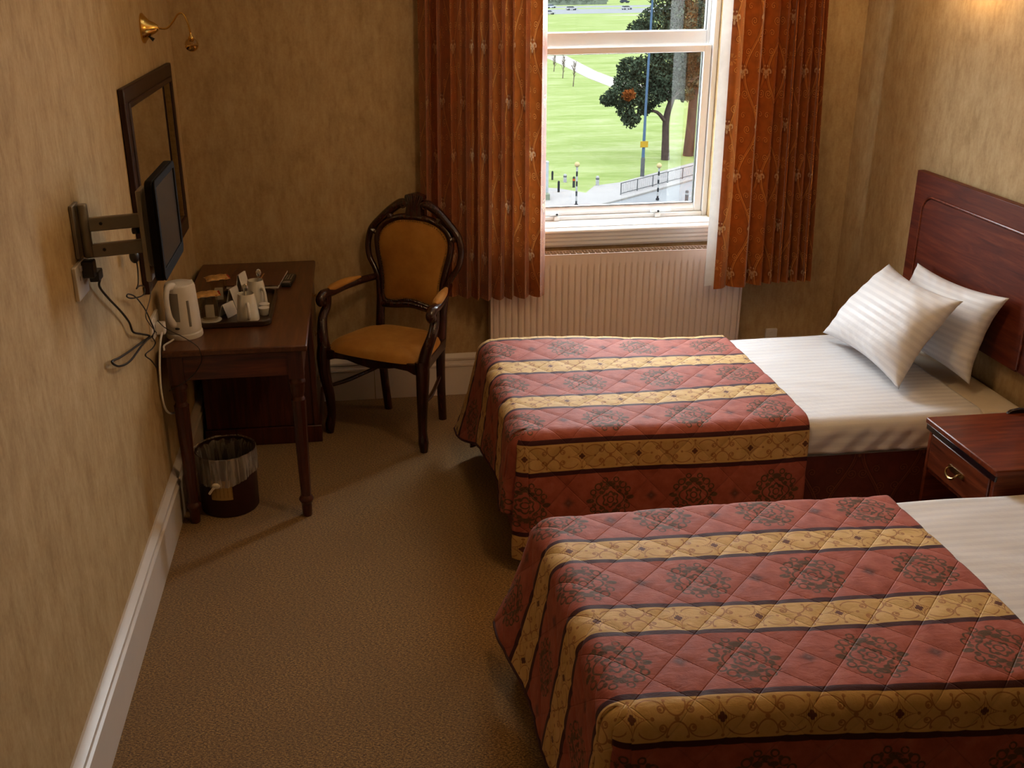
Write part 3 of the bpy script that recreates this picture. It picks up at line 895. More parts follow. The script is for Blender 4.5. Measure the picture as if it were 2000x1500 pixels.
    T_ = np.linspace(sy0 - (szt - 0.395) + 0.03, sy1 + (szt - 0.395) - 0.03, 150)
    SX = np.linspace(2.2, 3.165, 110)
    cloth_strip(sh, SX, T_, f_sheet)
    so = ob('top_sheet', sh, M['sheet'], root, angle=180)
    md = so.modifiers.new('thickness', 'SOLIDIFY'); md.thickness = 0.003; md.offset = -1
    # ----- quilted bedspread (lies on the bed: a thing of its own)
    q = MB()
    xhs = 2.455
    ny, nyf = yn + r, yf - r        # flat part of the top
    nxf = xf + r
    hem_side = 0.055
    side_len = r * pi / 2 + (zt - r - hem_side)
    ds = (nyf - ny) / round((nyf - ny) / 0.0085)
    nside = int(side_len / ds) + 1
    nmid = int(round((nyf - ny) / ds))
    def waves(S, e, k=1.0):
        g_ = sstep(0.08, 0.45, e)
        return k * g_ * (0.012 * (1 + np.sin(S * 8.5 + 0.6 + idx)) + 0.006 * (1 + np.sin(S * 19 + 1.0)))
    def puff(S, T):      # the cloth sits up over the far foot corner of the first bed
        return (0.036 if idx == 1 else 0.0) * sstep(2.25, 1.42, S) * sstep(yc - 0.10, nyf - 0.02, T)
    def f_top(S, T):
        P = np.zeros(S.shape + (3,))
        e_n = np.maximum(ny - T, 0); e_f = np.maximum(T - nyf, 0)
        on, zn = hang(e_n, r, zt); of, zf = hang(e_f, r, zt)
        dome = 0.006 * np.cos(np.clip((T - yc) / 0.5, -1, 1) * pi / 2)
        P[..., 0] = S - 0.11 * sstep(0.15, 0.5, e_f) * sstep(nxf + 0.5, nxf, S)
        P[..., 1] = np.clip(T, ny, nyf) - on + of - waves(S, e_n) + waves(S + 1, e_f) - 0.06 * sstep(0.3, 0.5, e_f) * sstep(nxf + 0.07, nxf, S)
        P[..., 2] = np.minimum(zn, zf) + dome + 0.004 * np.sin(S * 6 + T * 5 + idx) + puff(S, np.minimum(T, nyf)) * sstep(0.45, 0.0, e_f)
        return P
    Ts = ny + ds * np.arange(-nside, nmid + nside + 1)
    Ss = np.arange(nxf, xhs + ds, ds)
    cloth_strip(q, Ss, Ts, f_top, quilt_h)
    # near corner, side half: quarter turn about the upright axis
    def f_cside(S, T):
        # S runs nxf - r*pi/4 .. nxf ; angle 0 at side
        ang = (nxf - S) / r
        e = np.maximum(ny - T, 0)
        o_, z_ = hang(e, r, zt)
        rad_ = o_ + waves(S, e)
        P = np.zeros(S.shape + (3,))
        P[..., 0] = nxf - rad_ * np.sin(ang); P[..., 1] = ny - rad_ * np.cos(ang)
        P[..., 2] = z_ + 0.006 * np.cos(np.clip((ny - yc) / 0.5, -1, 1) * pi / 2) + 0.004 * np.sin(nxf * 6 + ny * 5 + idx)
        return P
    cloth_strip(q, np.linspace(nxf - r * pi / 4, nxf, 8), ny + ds * np.arange(-nside, 1), f_cside, quilt_h)
    # foot drop
    def foot_pos(e, T):
        """e run past the foot edge, T across"""
        o_, z_ = hang(e, r, zt)
        tt = np.clip((T - ny) / (nyf - ny), 0, 1)          # 0 near, 1 far
        L_ = foot_hem(tt)                                 # cloth length of the drop here
        k_ = np.clip(e / (side_len), 0, 1)
        flare = (0.028 + 0.085 * sstep(0.45, 1.0, tt)) * k_ ** 1.3
        fold = 0.018 * k_ * (1 + np.sin(tt * 11 + 0.8 + idx))
        P = np.zeros(e.shape + (3,))
        P[..., 0] = nxf - o_ - flare - fold
        bb_ = np.maximum(T - nyf, 0); oy_, zy_ = hang(bb_, r, 0.0)
        P[..., 1] = np.minimum(T, nyf) + oy_ * (1 - k_) + bb_ * k_ + 0.02 * k_ * tt
        z_ = z_ + zy_ * (1 - k_)
        P[..., 2] = z_ + 0.006 * np.cos(np.clip((T - yc) / 0.5, -1, 1) * pi / 2) + 0.004 * np.sin(nxf * 6 + T * 5 + idx) + puff(nxf + 0 * T, np.minimum(T, nyf)) * sstep(0.45, 0.0, e)
        return P, L_
    TF = ny + ds * np.arange(0, nmid + 1 + int(0.125 / ds))
    ne = 62
    E = np.zeros((ne, len(TF))); 
    L_ = foot_hem(np.clip((TF - ny) / (nyf - ny), 0, 1))
    for i_ in range(ne): E[i_] = L_ * i_ / (ne - 1)
    TT = np.repeat(TF[None], ne, 0)
    P, _ = foot_pos(E, TT)
    gu = np.gradient(P, axis=0); gv = np.gradient(P, axis=1)
    nrm = np.cross(gv, gu); nrm /= np.maximum(np.linalg.norm(nrm, axis=2, keepdims=True), 1e-9)
    P = P + nrm * quilt_h(nxf - E, TT)[..., None]
    q.grid(P, np.stack([nxf - E, TT], -1), flip=True)
    P_foot = P.copy()
    # near corner, foot half
    A = np.linspace(0, pi / 4, 8)
    E2, A2 = np.meshgrid(np.linspace(0, 1, ne), A, indexing='ij')
    E2 = E2 * foot_hem(np.array([0.0]))[0]
    o_, z_ = hang(E2, r, zt)
    k_ = np.clip(E2 / side_len, 0, 1)
    rad_ = o_ + (0.028 * k_ ** 1.3 + 0.018 * k_ * (1 + sin(0.8 + idx))) * np.cos(2 * A2)
    P = np.zeros(E2.shape + (3,))
    P[..., 0] = nxf - rad_ * np.cos(A2); P[..., 1] = ny - rad_ * np.sin(A2); P[..., 2] = z_ + 0.006 * np.cos(np.clip((ny - yc) / 0.5, -1, 1) * pi / 2) + 0.004 * np.sin(nxf * 6 + ny * 5 + idx)
    q.grid(P, np.stack([nxf - E2, ny - A2 * r], -1), flip=False)
    hemline = P_foot[-1][::4]
    so = ob('bedspread', q, bedspread_mat('bedspread_print_%d' % idx, t0, 0.0 if idx == 1 else 0.055), angle=180, loc=((xf + xhs) / 2, yc, 0.05),
            label=('quilted red and cream striped bedspread on the bed by the window' if idx == 1 else 'quilted red and cream striped bedspread on the bed nearest the camera'),
            cat='bedspread', group='matching striped bedspreads')
    md = so.modifiers.new('weld', 'WELD'); md.merge_threshold = 0.0028
    md = so.modifiers.new('thickness', 'SOLIDIFY'); md.thickness = 0.006; md.offset = -1
    ob('hem_piping', MB().tube(hemline, 0.0055, 6), M['piping'], so, label='dark maroon piping along the foot hem')
    return root
bed(1, -1.795, -0.770, 1.335, 3.335, 0.552, -1.865,
    lambda t: 0.36 + 0.10 * sstep(0.55, 1.0, t), 'single divan bed by the window, with two pillows at its head')
bed(2, -3.345, -2.355, 1.320, 3.335, 0.552, -3.360,
    lambda t: 0.515 - 0.06 * sstep(0.62, 1.0, t), 'single divan bed nearest the camera, cut off by the frame')

# ---------------------------------------------------------------- headboards (screwed to the wall)
def headboard(y0, y1, label):
    z0, z1, x0, x1 = 0.660, 1.272, 3.312, 3.345
    root = thing('headboard', label, 'headboard', (3.33, (y0 + y1) / 2, z0), group='pair of headboards')
    m = MB().prism([(y0, z0), (y1, z0), (y1, z1), (y0, z1)], x0, x1, 'yz')
    ob('board', m, M['head_wood'], root, bevel=0.003)
    ol = rrect(y0 + 0.09, y1 - 0.09, z0 - 0.12, z1 - 0.094, 0.075, 8)
    n_ = len(ol)
    pts = [(x0 - 0.001, a, c) for a, c in ol if c > z0 + 0.01]
    # one open arch: start at the low near end, over the top, down the far side
    top = [p for p in ol]
    arch = [(y1 - 0.09, z0 + 0.01)] + [p for p in top[:9]] + [p for p in top[9:18]] + [(y0 + 0.09, z0 + 0.01)]
    ob('moulding', MB().tube([(x0 - 0.003, a, c) for a, c in arch], 0.0055, 8), M['mahog_x'], root)
    mid = (x0 - 0.002, y0 + 0.10, z0 + 0.005)
    inner = rrect(y0 + 0.098, y1 - 0.098, z0 - 0.13, z1 - 0.102, 0.07, 8)
    inner = [(a, max(c, z0)) for a, c in inner]
    ob('raised_panel', MB().prism(inner, x0 - 0.004, x0 - 0.0005, 'yz'), M['head_wood'], root)
    for yy in (y0 + 0.2, y1 - 0.24): ob('batten', MB().box(3.345, 3.3585, yy, yy + 0.04, z0 + 0.05, z1 - 0.05), M['mahog_z'], root)
    return root
headboard(-1.790, -0.765, 'dark red wooden headboard on the wall behind the two pillows')
headboard(-3.36, -2.335, 'dark red wooden headboard at the bed nearest the camera')

# ---------------------------------------------------------------- pillows
def pillow(label, c00, c10, c01, c11, thick, seed):
    """corners: bottom far, bottom near, top far, top near"""
    c00, c10, c01, c11 = [np.array(p, float) for p in (c00, c10, c01, c11)]
    n = 56
    a = np.linspace(0, 1, n); A, B = np.meshgrid(a, a, indexing='ij')
    base = (c00[None, None] * ((1 - A) * (1 - B))[..., None] + c10 * (A * (1 - B))[..., None] + c01 * ((1 - A) * B)[..., None] + c11 * (A * B)[..., None])
    ctr = (c00 + c10 + c01 + c11) / 4
    U, V = 2 * A - 1, 2 * B - 1
    # sides draw in between the corners
    pin = 1 - 0.085 * (1 - V ** 2) * np.abs(U) ** 3 ; pin2 = 1 - 0.085 * (1 - U ** 2) * np.abs(V) ** 3
    du = (c10 + c11 - c00 - c01) / 4; dv = (c01 + c11 - c00 - c10) / 4
    base = base + du * (U * (pin - 1))[..., None] * 1.6 + dv * (V * (pin2 - 1))[..., None] * 1.6
    nrm = np.cross(du, dv); nrm /= np.linalg.norm(nrm)
    prof = (np.maximum(1 - np.abs(U) ** 2.6, 0) * np.maximum(1 - np.abs(V) ** 2.6, 0)) ** 0.55
    r = np.random.default_rng(seed)
    edge = 1 - prof
    wr = 0.006 * np.sin(7 * U + 5 * V + seed) * edge * (1 - edge) * 4 + 0.003 * np.sin(19 * (U + V) + 4 * np.sin(3 * U) + seed) * (edge * (1 - edge) * 4) ** 2
    wr += 0.006 * np.sin(16 * A * (1.2 - B) + seed)*prof*0.5
    mb = MB()
    UV = np.stack([A * 0.7, B * 0.48 + 0.009], -1)
    mb.grid(base + nrm * (thick * prof * 0.62 + wr * 0.6)[..., None], UV)
    mb.grid(base - nrm * (thick * prof * 0.28 - wr * 0.3)[..., None], UV, flip=True)
    low = min(c00[2], c10[2])
    p = ob('pillow', mb, M['sheet'], angle=180, loc=(ctr[0], ctr[1], low), label=label, cat='pillow', group='pillows on the bed by the window')
    m_ = p.modifiers.new('weld', 'WELD'); m_.merge_threshold = 0.0006
    return p
pillow('plump white striped pillow in front, leaning back on the second pillow', (2.900, -0.885, 0.566), (2.905, -1.585, 0.566), (3.170, -0.890, 0.880), (3.125, -1.570, 0.915), 0.17, 2)
pillow('white pillow at the back, propped against the headboard', (3.140, -0.960, 0.575), (3.205, -1.580, 0.566), (3.262, -0.965, 0.900), (3.275, -1.625, 0.938), 0.115, 5)

# ---------------------------------------------------------------- bedside table
ns = thing('bedside_table', 'mahogany bedside table with one drawer, between the two beds', 'table', (3.08, -2.15, 0.0))
nx0, nx1, ny0, ny1 = 2.832, 3.325, -2.373, -1.925
ob('table_top', MB().box(nx0, nx1, ny0, ny1, 0.578, 0.600), M['mahog_x'], ns, bevel=0.005)
ob('top_edge', MB().box(nx0 + 0.004, nx0 + 0.012, ny0 + 0.006, ny1 - 0.006, 0.556, 0.578), M['darkline'], ns, bevel=0.002)
bd = MB()
bd.box(nx0 + 0.012, nx1 - 0.01, ny1 - 0.035, ny1 - 0.018, 0.02, 0.578).box(nx0 + 0.012, nx1 - 0.01, ny0 + 0.018, ny0 + 0.035, 0.02, 0.578)
bd.box(nx1 - 0.025, nx1 - 0.01, ny0 + 0.035, ny1 - 0.035, 0.02, 0.578)
bd.box(nx0 + 0.02, nx1 - 0.025, ny0 + 0.035, ny1 - 0.035, 0.395, 0.410)
bd.box(nx0 + 0.02, nx1 - 0.025, ny0 + 0.035, ny1 - 0.035, 0.06, 0.078)
ob('carcass', bd, M['mahog_x'], ns, bevel=0.002)
ob('plinth', MB().box(nx0 + 0.006, nx1 - 0.008, ny0 + 0.012, ny1 - 0.012, 0.0, 0.06), M['mahog_y'], ns, bevel=0.003)
dr = ob('drawer', MB().box(nx0 + 0.008, nx0 + 0.40, ny0 + 0.042, ny1 - 0.042, 0.415, 0.551), M['mahog_y'], ns, bevel=0.004)
pl = MB()
prf = rrect(-0.042, 0.042, -0.014, 0.014, 0.013, 5)
pl.prism([(-2.149 + a * (1 + 0.15 * cos(a * 150)), 0.487 + c * (1.2 + 0.5 * cos(a * 110))) for a, c in prf], nx0 + 0.005, nx0 + 0.008, 'yz')
hpl = ob('handle_plate', pl, M['old_brass'], dr)
pts = [(nx0 + 0.005, -2.149 - 0.03, 0.492), (nx0 - 0.010, -2.149 - 0.031, 0.488), (nx0 - 0.016, -2.149 - 0.024, 0.474), (nx0 - 0.017, -2.149, 0.466), (nx0 - 0.016, -2.149 + 0.024, 0.474), (nx0 - 0.010, -2.149 + 0.031, 0.488), (nx0 + 0.005, -2.149 + 0.03, 0.492)]
ob('drop_handle', MB().tube(spline(pts, 5), [0.003, 0.0035, 0.0055, 0.0035, 0.003], 8), M['old_brass'], dr)
gl = MB()
arc = [(nx1 - 0.19, 0.600), (nx1 - 0.175, 0.612), (nx1 - 0.14, 0.618), (nx1 - 0.10, 0.612), (nx1 - 0.07, 0.62), (nx1 - 0.02, 0.66), (nx1 - 0.002, 0.67), (nx1 - 0.002, 0.600)]
gl.prism(arc, ny1 - 0.018, ny1 - 0.004, 'xz').prism(arc, ny0 + 0.004, ny0 + 0.018, 'xz')
gl.box(nx1 - 0.014, nx1 - 0.002, ny0 + 0.018, ny1 - 0.018, 0.600, 0.668)
ob('gallery', gl, M['darkline'], ns, bevel=0.002)
cl = []
for k in range(220):
    a = k / 220 * 2 * pi * 5
    rr = 0.048 + 0.003 * sin(a * 0.37)
    cl.append((3.20 + rr * cos(a), -2.045 + rr * sin(a), 0.606 + 0.034 * k / 220))
ob('cable_coil', MB().tube(cl, 0.0048, 6), M['dark_grey'], label='coil of dark cable lying on the bedside table', cat='cable')
# ---------------------------------------------------------------- desk
DX0, DX1, DY0, DY1, DZ = 0.032, 0.590, -1.300, -0.012, 0.770
dk = thing('desk', 'dark wooden pedestal desk along the left wall with two turned legs', 'desk', (0.31, -0.65, 0.0))
ob('desk_top', MB().box(DX0, DX1, DY0, DY1, DZ - 0.026, DZ), M['desk_top'], dk, bevel=0.006)
def aprons():
    m = MB()
    m.box(0.10, 0.515, -1.285, -1.265, 0.642, 0.744)
    return m
ob('end_apron', aprons(), M['desk_wood'], dk, bevel=0.002)
ob('front_apron', MB().box(0.552, 0.570, -1.24, -0.535, 0.642, 0.744), M['desk_leg'], dk, bevel=0.002)
ob('back_apron', MB().box(0.056, 0.074, -1.24, -0.535, 0.60, 0.744), M['desk_leg'], dk, bevel=0.002)
LEG = [(0.017, 0.0), (0.020, 0.004), (0.0215, 0.045), (0.021, 0.058), (0.024, 0.064), (0.0305, 0.075), (0.0305, 0.082), (0.026, 0.090), (0.0215, 0.097)]
LEG2 = [(0.0275, 0.530), (0.022, 0.545), (0.0265, 0.56), (0.0285, 0.585), (0.0285, 0.595), (0.033, 0.604), (0.033, 0.612), (0.027, 0.622), (0.026, 0.63)]
for lx, ly in ((0.540, -1.262), (0.078, -1.262)):
    m = MB().lathe(LEG, (lx, ly, 0), 20)
    # fluted shaft
    seg = 40; V = []; F = []
    hs = np.linspace(0.097, 0.530, 8)
    for h in hs:
        rad0 = np.interp(h, [0.097, 0.530], [0.0215, 0.0300])
        fade = 1.0 if 0.11 < h < 0.52 else 0.3
        for k in range(seg):
            a = 2 * pi * k / seg
            rr = rad0 * (1 - 0.10 * fade * abs(sin(a * 5)) ** 0.5 * (1 if k % 2 else 0.75))
            V.append((lx + rr * cos(a), ly + rr * sin(a), h))
    for i in range(len(hs) - 1):
        for k in range(seg):
            l = (k + 1) % seg
            F.append((i * seg + k, i * seg + l, (i + 1) * seg + l, (i + 1) * seg + k))
    m.add(V, F)
    m.lathe(LEG2, (lx, ly, 0), 20)
    m.box(lx - 0.030, lx + 0.030, ly - 0.030, ly + 0.030, 0.628, 0.744)
    ob('leg', m, M['desk_leg'], dk, angle=35)
pd = MB()
pd.box(0.045, 0.566, -0.520, -0.030, 0.09, 0.744)
ob('pedestal', pd, M['desk_leg'], dk, bevel=0.003)
ob('pedestal_plinth', MB().box(0.036, 0.590, -0.532, -0.027, 0.0, 0.088), M['desk_leg'], dk, bevel=0.004)
ob('corner_post', MB().box(0.552, 0.576, -0.528, -0.50, 0.088, 0.744), M['desk_leg'], dk, bevel=0.004)
for z0, z1 in ((0.105, 0.345), (0.360, 0.555), (0.570, 0.735)):
    d = ob('drawer', MB().box(0.5665, 0.578, -0.495, -0.050, z0, z1), M['desk_leg'], dk, bevel=0.003)
    zc = (z0 + z1) / 2 + 0.01
    for yy in (-0.275,):
        h = MB().lathe([(0.014, 0), (0.014, 0.003), (0.005, 0.005), (0.005, 0.012), (0.010, 0.015), (0.010, 0.019), (0.002, 0.021)], (0.578, yy, zc), 12, 'x')
        h.tube([(0.594, yy - 0.022, zc), (0.597, yy - 0.02, zc - 0.022), (0.598, yy, zc - 0.03), (0.597, yy + 0.02, zc - 0.022), (0.594, yy + 0.022, zc)], 0.003, 6)
        ob('drawer_pull', h, M['old_brass'], d)

# ---------------------------------------------------------------- things on the desk
kt = thing('kettle', 'white plastic electric kettle with a water gauge on the desk', 'kettle', (0.097, -1.105, DZ))
kc = (0.097, -1.105)
ob('base_plate', MB().lathe([(0.071, 0.0), (0.073, 0.004), (0.072, 0.020), (0.066, 0.024)], (*kc, DZ), 40), M['white_plastic'], kt)
bp = [(0.068, 0.0255), (0.0695, 0.03), (0.069, 0.06), (0.0655, 0.12), (0.062, 0.18), (0.0605, 0.206), (0.058, 0.214)]
ob('body', MB().lathe(bp, (*kc, DZ), 40), M['white_plastic'], kt)
ob('lid', MB().lathe([(0.0575, 0.2145), (0.055, 0.219), (0.035, 0.225), (0.001, 0.226)], (*kc, DZ), 40), M['white_plastic'], kt)
# handle on the side towards the wall and the camera
ha = radians(246)
hd_ = np.array([cos(ha), sin(ha), 0])
hp = [np.array([*kc, DZ + z]) + hd_ * r_ for z, r_ in ((0.216, 0.040), (0.222, 0.066), (0.215, 0.087), (0.185, 0.097), (0.14, 0.096), (0.10, 0.089), (0.075, 0.075), (0.066, 0.060))]
ob('handle', MB().tube(spline(hp, 6), [0.012, 0.013, 0.011, 0.010, 0.010, 0.011, 0.013, 0.014], 12, flat=1.25), M['white_plastic'], kt)
hg = [np.array([*kc, DZ + z]) + hd_ * r_ for z, r_ in ((0.196, 0.092), (0.17, 0.0935), (0.13, 0.0915), (0.10, 0.083))]
gpn = 12; PG = np.zeros((8, gpn, 3))
for j_ in range(8):
    zz_ = 0.078 + (0.192 - 0.078) * j_ / 7
    rr_ = np.interp(zz_, [0.03, 0.06, 0.12, 0.18, 0.206], [0.0695, 0.069, 0.0655, 0.062, 0.0605]) + 0.0012
    for i_ in range(gpn):
        a_ = ha - 0.42 + 0.84 * i_ / (gpn - 1)
        PG[j_, i_] = (kc[0] + rr_ * cos(a_), kc[1] + rr_ * sin(a_), DZ + zz_)
ob('grip_recess', MB().grid(PG), M['grey_plastic'], kt, angle=180, label='grey panel behind the handle')
ga = radians(-58)
gd = np.array([cos(ga), sin(ga), 0])
gp = [np.array([*kc, DZ + z]) + gd * r_ for z, r_ in ((0.055, 0.0685), (0.10, 0.0660), (0.16, 0.0625))]
ob('water_gauge', MB().tube(spline(gp, 4), 0.0052, 8), M['grey_plastic'], kt, label='dark water gauge strip')
sa = radians(258)
ob('switch', MB().sphere((kc[0] + 0.068 * cos(sa), kc[1] + 0.068 * sin(sa), DZ + 0.05), 0.008, 10, 6, 1.3, 1, 0.6), M['black'], kt)
sp = radians(60)
ob('spout', MB().prism([(kc[0] + 0.058 * cos(sp - 0.35), kc[1] + 0.058 * sin(sp - 0.35)), (kc[0] + 0.085 * cos(sp), kc[1] + 0.085 * sin(sp)), (kc[0] + 0.058 * cos(sp + 0.35), kc[1] + 0.058 * sin(sp + 0.35))], DZ + 0.17, DZ + 0.213), M['white_plastic'], kt, bevel=0.004)

tx0, tx1, ty0, ty1 = 0.125, 0.425, -1.030, -0.570
tr = thing('serving_tray', 'dark brown serving tray holding the cups and glasses on the desk', 'tray', (0.275, -0.80, DZ))
ob('tray_floor', MB().prism(rrect(tx0, tx1, ty0, ty1, 0.035), DZ, DZ + 0.006), M['tray'], tr)
ob('tray_rim', MB().ring(rrect(tx0 - 0.012, tx1 + 0.012, ty0 - 0.012, ty1 + 0.012, 0.045), rrect(tx0, tx1, ty0, ty1, 0.035), DZ + 0.002, DZ + 0.024), M['tray'], tr, bevel=0.003)
TZ = DZ + 0.006
def tumbler(x, y, lab, lift=0.0):
    TZ = DZ + 0.006 + lift
    t = thing('tumbler', lab, 'glass', (x, y, TZ), group='glasses on the tray')
    ob('glass_wall', MB().lathe([(0.033, 0.0), (0.034, 0.002), (0.036, 0.05), (0.037, 0.1), (0.0355, 0.1), (0.0345, 0.05), (0.032, 0.008), (0.001, 0.007)], (x, y, TZ), 32), M['tumbler'], t, label='clear glass')
    ob('sachet', MB().box(x - 0.016, x + 0.018, y - 0.004, y + 0.002, TZ + 0.009, TZ + 0.064).box(x - 0.020, x + 0.010, y + 0.006, y + 0.011, TZ + 0.009, TZ + 0.056), M['paper'], t, bevel=0.001, label='white sugar sachets')
    return t
tumbler(0.182, -0.948, 'clear glass of sachets at the front of the tray, beside the kettle', 0.0056)
tumbler(0.190, -0.680, 'clear glass further back on the tray, under a wrapped biscuit')
ob('saucer', MB().lathe([(0.040, 0.0), (0.046, 0.003), (0.046, 0.005), (0.001, 0.0045)], (0.182, -0.948, TZ), 32), M['china'], label='white saucer under the front glass on the tray', cat='saucer')
def biscuit(x, y, rz, lab, lift=0.0):
    t = thing('wrapped_biscuit', lab, 'biscuit', (x, y, TZ + 0.101 + lift), rz, group='wrapped biscuits on the glasses', local=True)
    n = 15; a = np.linspace(-1, 1, n); A, B = np.meshgrid(a, a, indexing='ij')
    h = 0.011 * ((1 - np.abs(A) ** 3) * (1 - np.abs(B) ** 3)) ** 0.5
    P = np.stack([A * 0.048 * (1 + 0.12 * B ** 2), B * 0.034 * (1 + 0.10 * A ** 2), 0.006 + h + 0.002 * np.sin(A * 9 + B * 7)], -1)
    Q = P.copy(); Q[..., 2] = 0.006 - h * 0.45
    ob('wrapper_top', MB().grid(P), M['biscuit'], t, angle=180)
    ob('wrapper_base', MB().grid(Q, flip=True), M['wrapper_white'], t, angle=180)
    ob('red_end', MB().box(0.030, 0.052, -0.033, 0.033, 0.0045, 0.0095), M['foil_red'], t, label='red end of the wrapper')
biscuit(0.178, -0.945, 0.25, 'orange wrapped biscuit lying on the front glass', 0.0056)
biscuit(0.188, -0.678, 0.3, 'orange wrapped biscuit lying on the rear glass')
def jug(x, y, lab, ha):
    t = thing('china_cup', lab, 'cup', (x, y, TZ), group='white cups on the tray')
    ob('body', MB().lathe([(0.043, 0.0), (0.047, 0.003), (0.047, 0.012), (0.044, 0.04), (0.038, 0.09), (0.034, 0.112), (0.0335, 0.116), (0.031, 0.116), (0.033, 0.09), (0.039, 0.04), (0.040, 0.008), (0.001, 0.007)], (x, y, TZ), 36), M['china'], t)
    d = np.array([cos(ha), sin(ha), 0])
    p = [np.array([x, y, TZ + z]) + d * r_ for z, r_ in ((0.082, 0.038), (0.085, 0.052), (0.075, 0.062), (0.05, 0.065), (0.028, 0.060), (0.02, 0.045))]
    ob('handle', MB().tube(spline(p, 5), 0.0065, 8), M['china'], t)
    return t
jug(0.338, -0.962, 'white tapered china cup nearest the front edge of the tray', radians(-80))
jug(0.360, -0.765, 'white tapered china cup behind the front one on the tray', radians(-50))
def spoon(x, y, lab, rz, top):
    m = MB()
    d = np.array([cos(rz), sin(rz), 0])
    p = [np.array([x, y, TZ + 0.012]) - d * 0.02, np.array([x, y, TZ + 0.07]), np.array([x, y, TZ + top]) + d * 0.022]
    m.tube(spline(p, 5), [0.0022, 0.002, 0.003], 8)
    m.sphere(tuple(np.array([x, y, TZ + top + 0.014]) + d * 0.026), 0.0135, 12, 8, 0.9, 0.35, 1.35)
    ob('teaspoon', m, M['steel'], label=lab, cat='spoon', group='teaspoons in the cups')
spoon(0.338, -0.960, 'steel teaspoon standing in the front china cup', radians(100), 0.118)
spoon(0.362, -0.762, 'steel teaspoon standing in the rear china cup', radians(60), 0.125)
def card(x, y, rz, w, h, tilt, lab):
    t = thing('sachet_card', lab, 'card', (x, y, TZ), rz, group='white cards on the tray', local=True)
    for k, sgn in enumerate((1, -1)):
        P = np.zeros((2, 2, 3))
        for i, a in enumerate((-w / 2, w / 2)):
            P[i, 0] = (a, sgn * tilt, 0.0); P[i, 1] = (a, sgn * 0.0015, h)
        m = MB()
        V = [P[0, 0], P[1, 0], P[1, 1], P[0, 1]]
        n_ = np.array([0, sgn * 0.0012, 0.0003])
        V2 = [v + n_ for v in V]
        m.add(V + V2, [(0, 1, 2, 3), (7, 6, 5, 4), (0, 4, 5, 1), (1, 5, 6, 2), (2, 6, 7, 3), (3, 7, 4, 0)])
        ob('leaf', m, M['paper'], t, smooth=False)
card(0.248, -0.885, radians(62), 0.075, 0.055, 0.022, 'small white tent card between the front glass and front cup')
card(0.262, -0.760, radians(70), 0.070, 0.085, 0.026, 'white tent card behind the front cup, shorter of the two')
card(0.290, -0.640, radians(72), 0.075, 0.115, 0.026, 'tallest white tent card at the back of the tray')
ob('milk_pot', MB().lathe([(0.016, 0), (0.018, 0.002), (0.021, 0.028), (0.023, 0.030), (0.023, 0.032), (0.001, 0.033)], (0.398, -0.845, TZ), 18), M['white_plastic'], label='small white milk pot at the right of the cups', cat='milk pot', group='milk pots')
ob('milk_pot', MB().lathe([(0.016, 0), (0.018, 0.002), (0.021, 0.028), (0.023, 0.030), (0.023, 0.032), (0.001, 0.033)], (0.400, -0.898, TZ), 18), M['white_plastic'], label='small white milk pot near the tray front corner', cat='milk pot', group='milk pots')
fo = thing('guest_folder', 'brown leather folder lying flat at the back of the desk', 'folder', (0.33, -0.35, DZ), radians(-6), local=True)
ob('cover', MB().box(-0.125, 0.125, -0.145, 0.145, 0.018, 0.0215), M['leather'], fo, bevel=0.0015)
ob('back_cover', MB().box(-0.125, 0.125, -0.145, 0.145, 0.0, 0.0035), M['leather'], fo, bevel=0.0015)
ob('pages', MB().box(-0.118, 0.120, -0.138, 0.138, 0.0036, 0.0179), M['paper'], fo)
ob('spine', MB().box(-0.129, -0.1252, -0.145, 0.145, 0.0, 0.0215), M['leather'], fo, bevel=0.0015)
ob('emblem', MB().box(0.02, 0.026, -0.03, 0.05, 0.0215, 0.0219), M['biscuit'], fo, label='thin gold mark on the cover')
rc = thing('remote_control', 'black remote control beside the brown folder on the desk', 'remote', (0.478, -0.395, DZ), radians(-6), local=True)
ob('body', MB().prism(rrect(-0.024, 0.024, -0.085, 0.085, 0.01), 0.0, 0.019), M['black'], rc, bevel=0.004)
for r_ in range(6):
    for c_ in range(3):
        ob('button', MB().box(-0.016 + c_ * 0.0125, -0.009 + c_ * 0.0125, -0.02 + r_ * 0.014, -0.012 + r_ * 0.014, 0.019, 0.021), M['grey_plastic'], rc)
ob('display', MB().box(-0.017, 0.017, -0.078, -0.050, 0.019, 0.0204), M['grey_plastic'], rc)

# ---------------------------------------------------------------- waste bin
bc = (0.208, -1.125)
wbn = thing('waste_bin', 'maroon waste bin with a clear liner under the desk', 'bin', (*bc, 0))
ob('bucket', MB().lathe([(0.118, 0.0), (0.121, 0.004), (0.124, 0.262), (0.126, 0.268), (0.120, 0.268), (0.116, 0.02), (0.001, 0.018)], (*bc, 0), 48), M['bin'], wbn)
lb = MB(); n = 10
la0, la1 = radians(-118), radians(-76)
P = np.zeros((2, n, 3))
for i in range(n):
    a = la0 + (la1 - la0) * i / (n - 1)
    for j, z in enumerate((0.085, 0.175)): P[j, i] = (bc[0] + 0.1245 * cos(a), bc[1] + 0.1245 * sin(a), z)
ob('label_sticker', MB().grid(P), M['bin_label'], wbn, angle=180, label='tan paper label')
ln = MB(); n, mz = 180, 26
P = np.zeros((mz, n + 1, 3)); Pi = np.zeros((10, n + 1, 3))
kn = radians(-104)
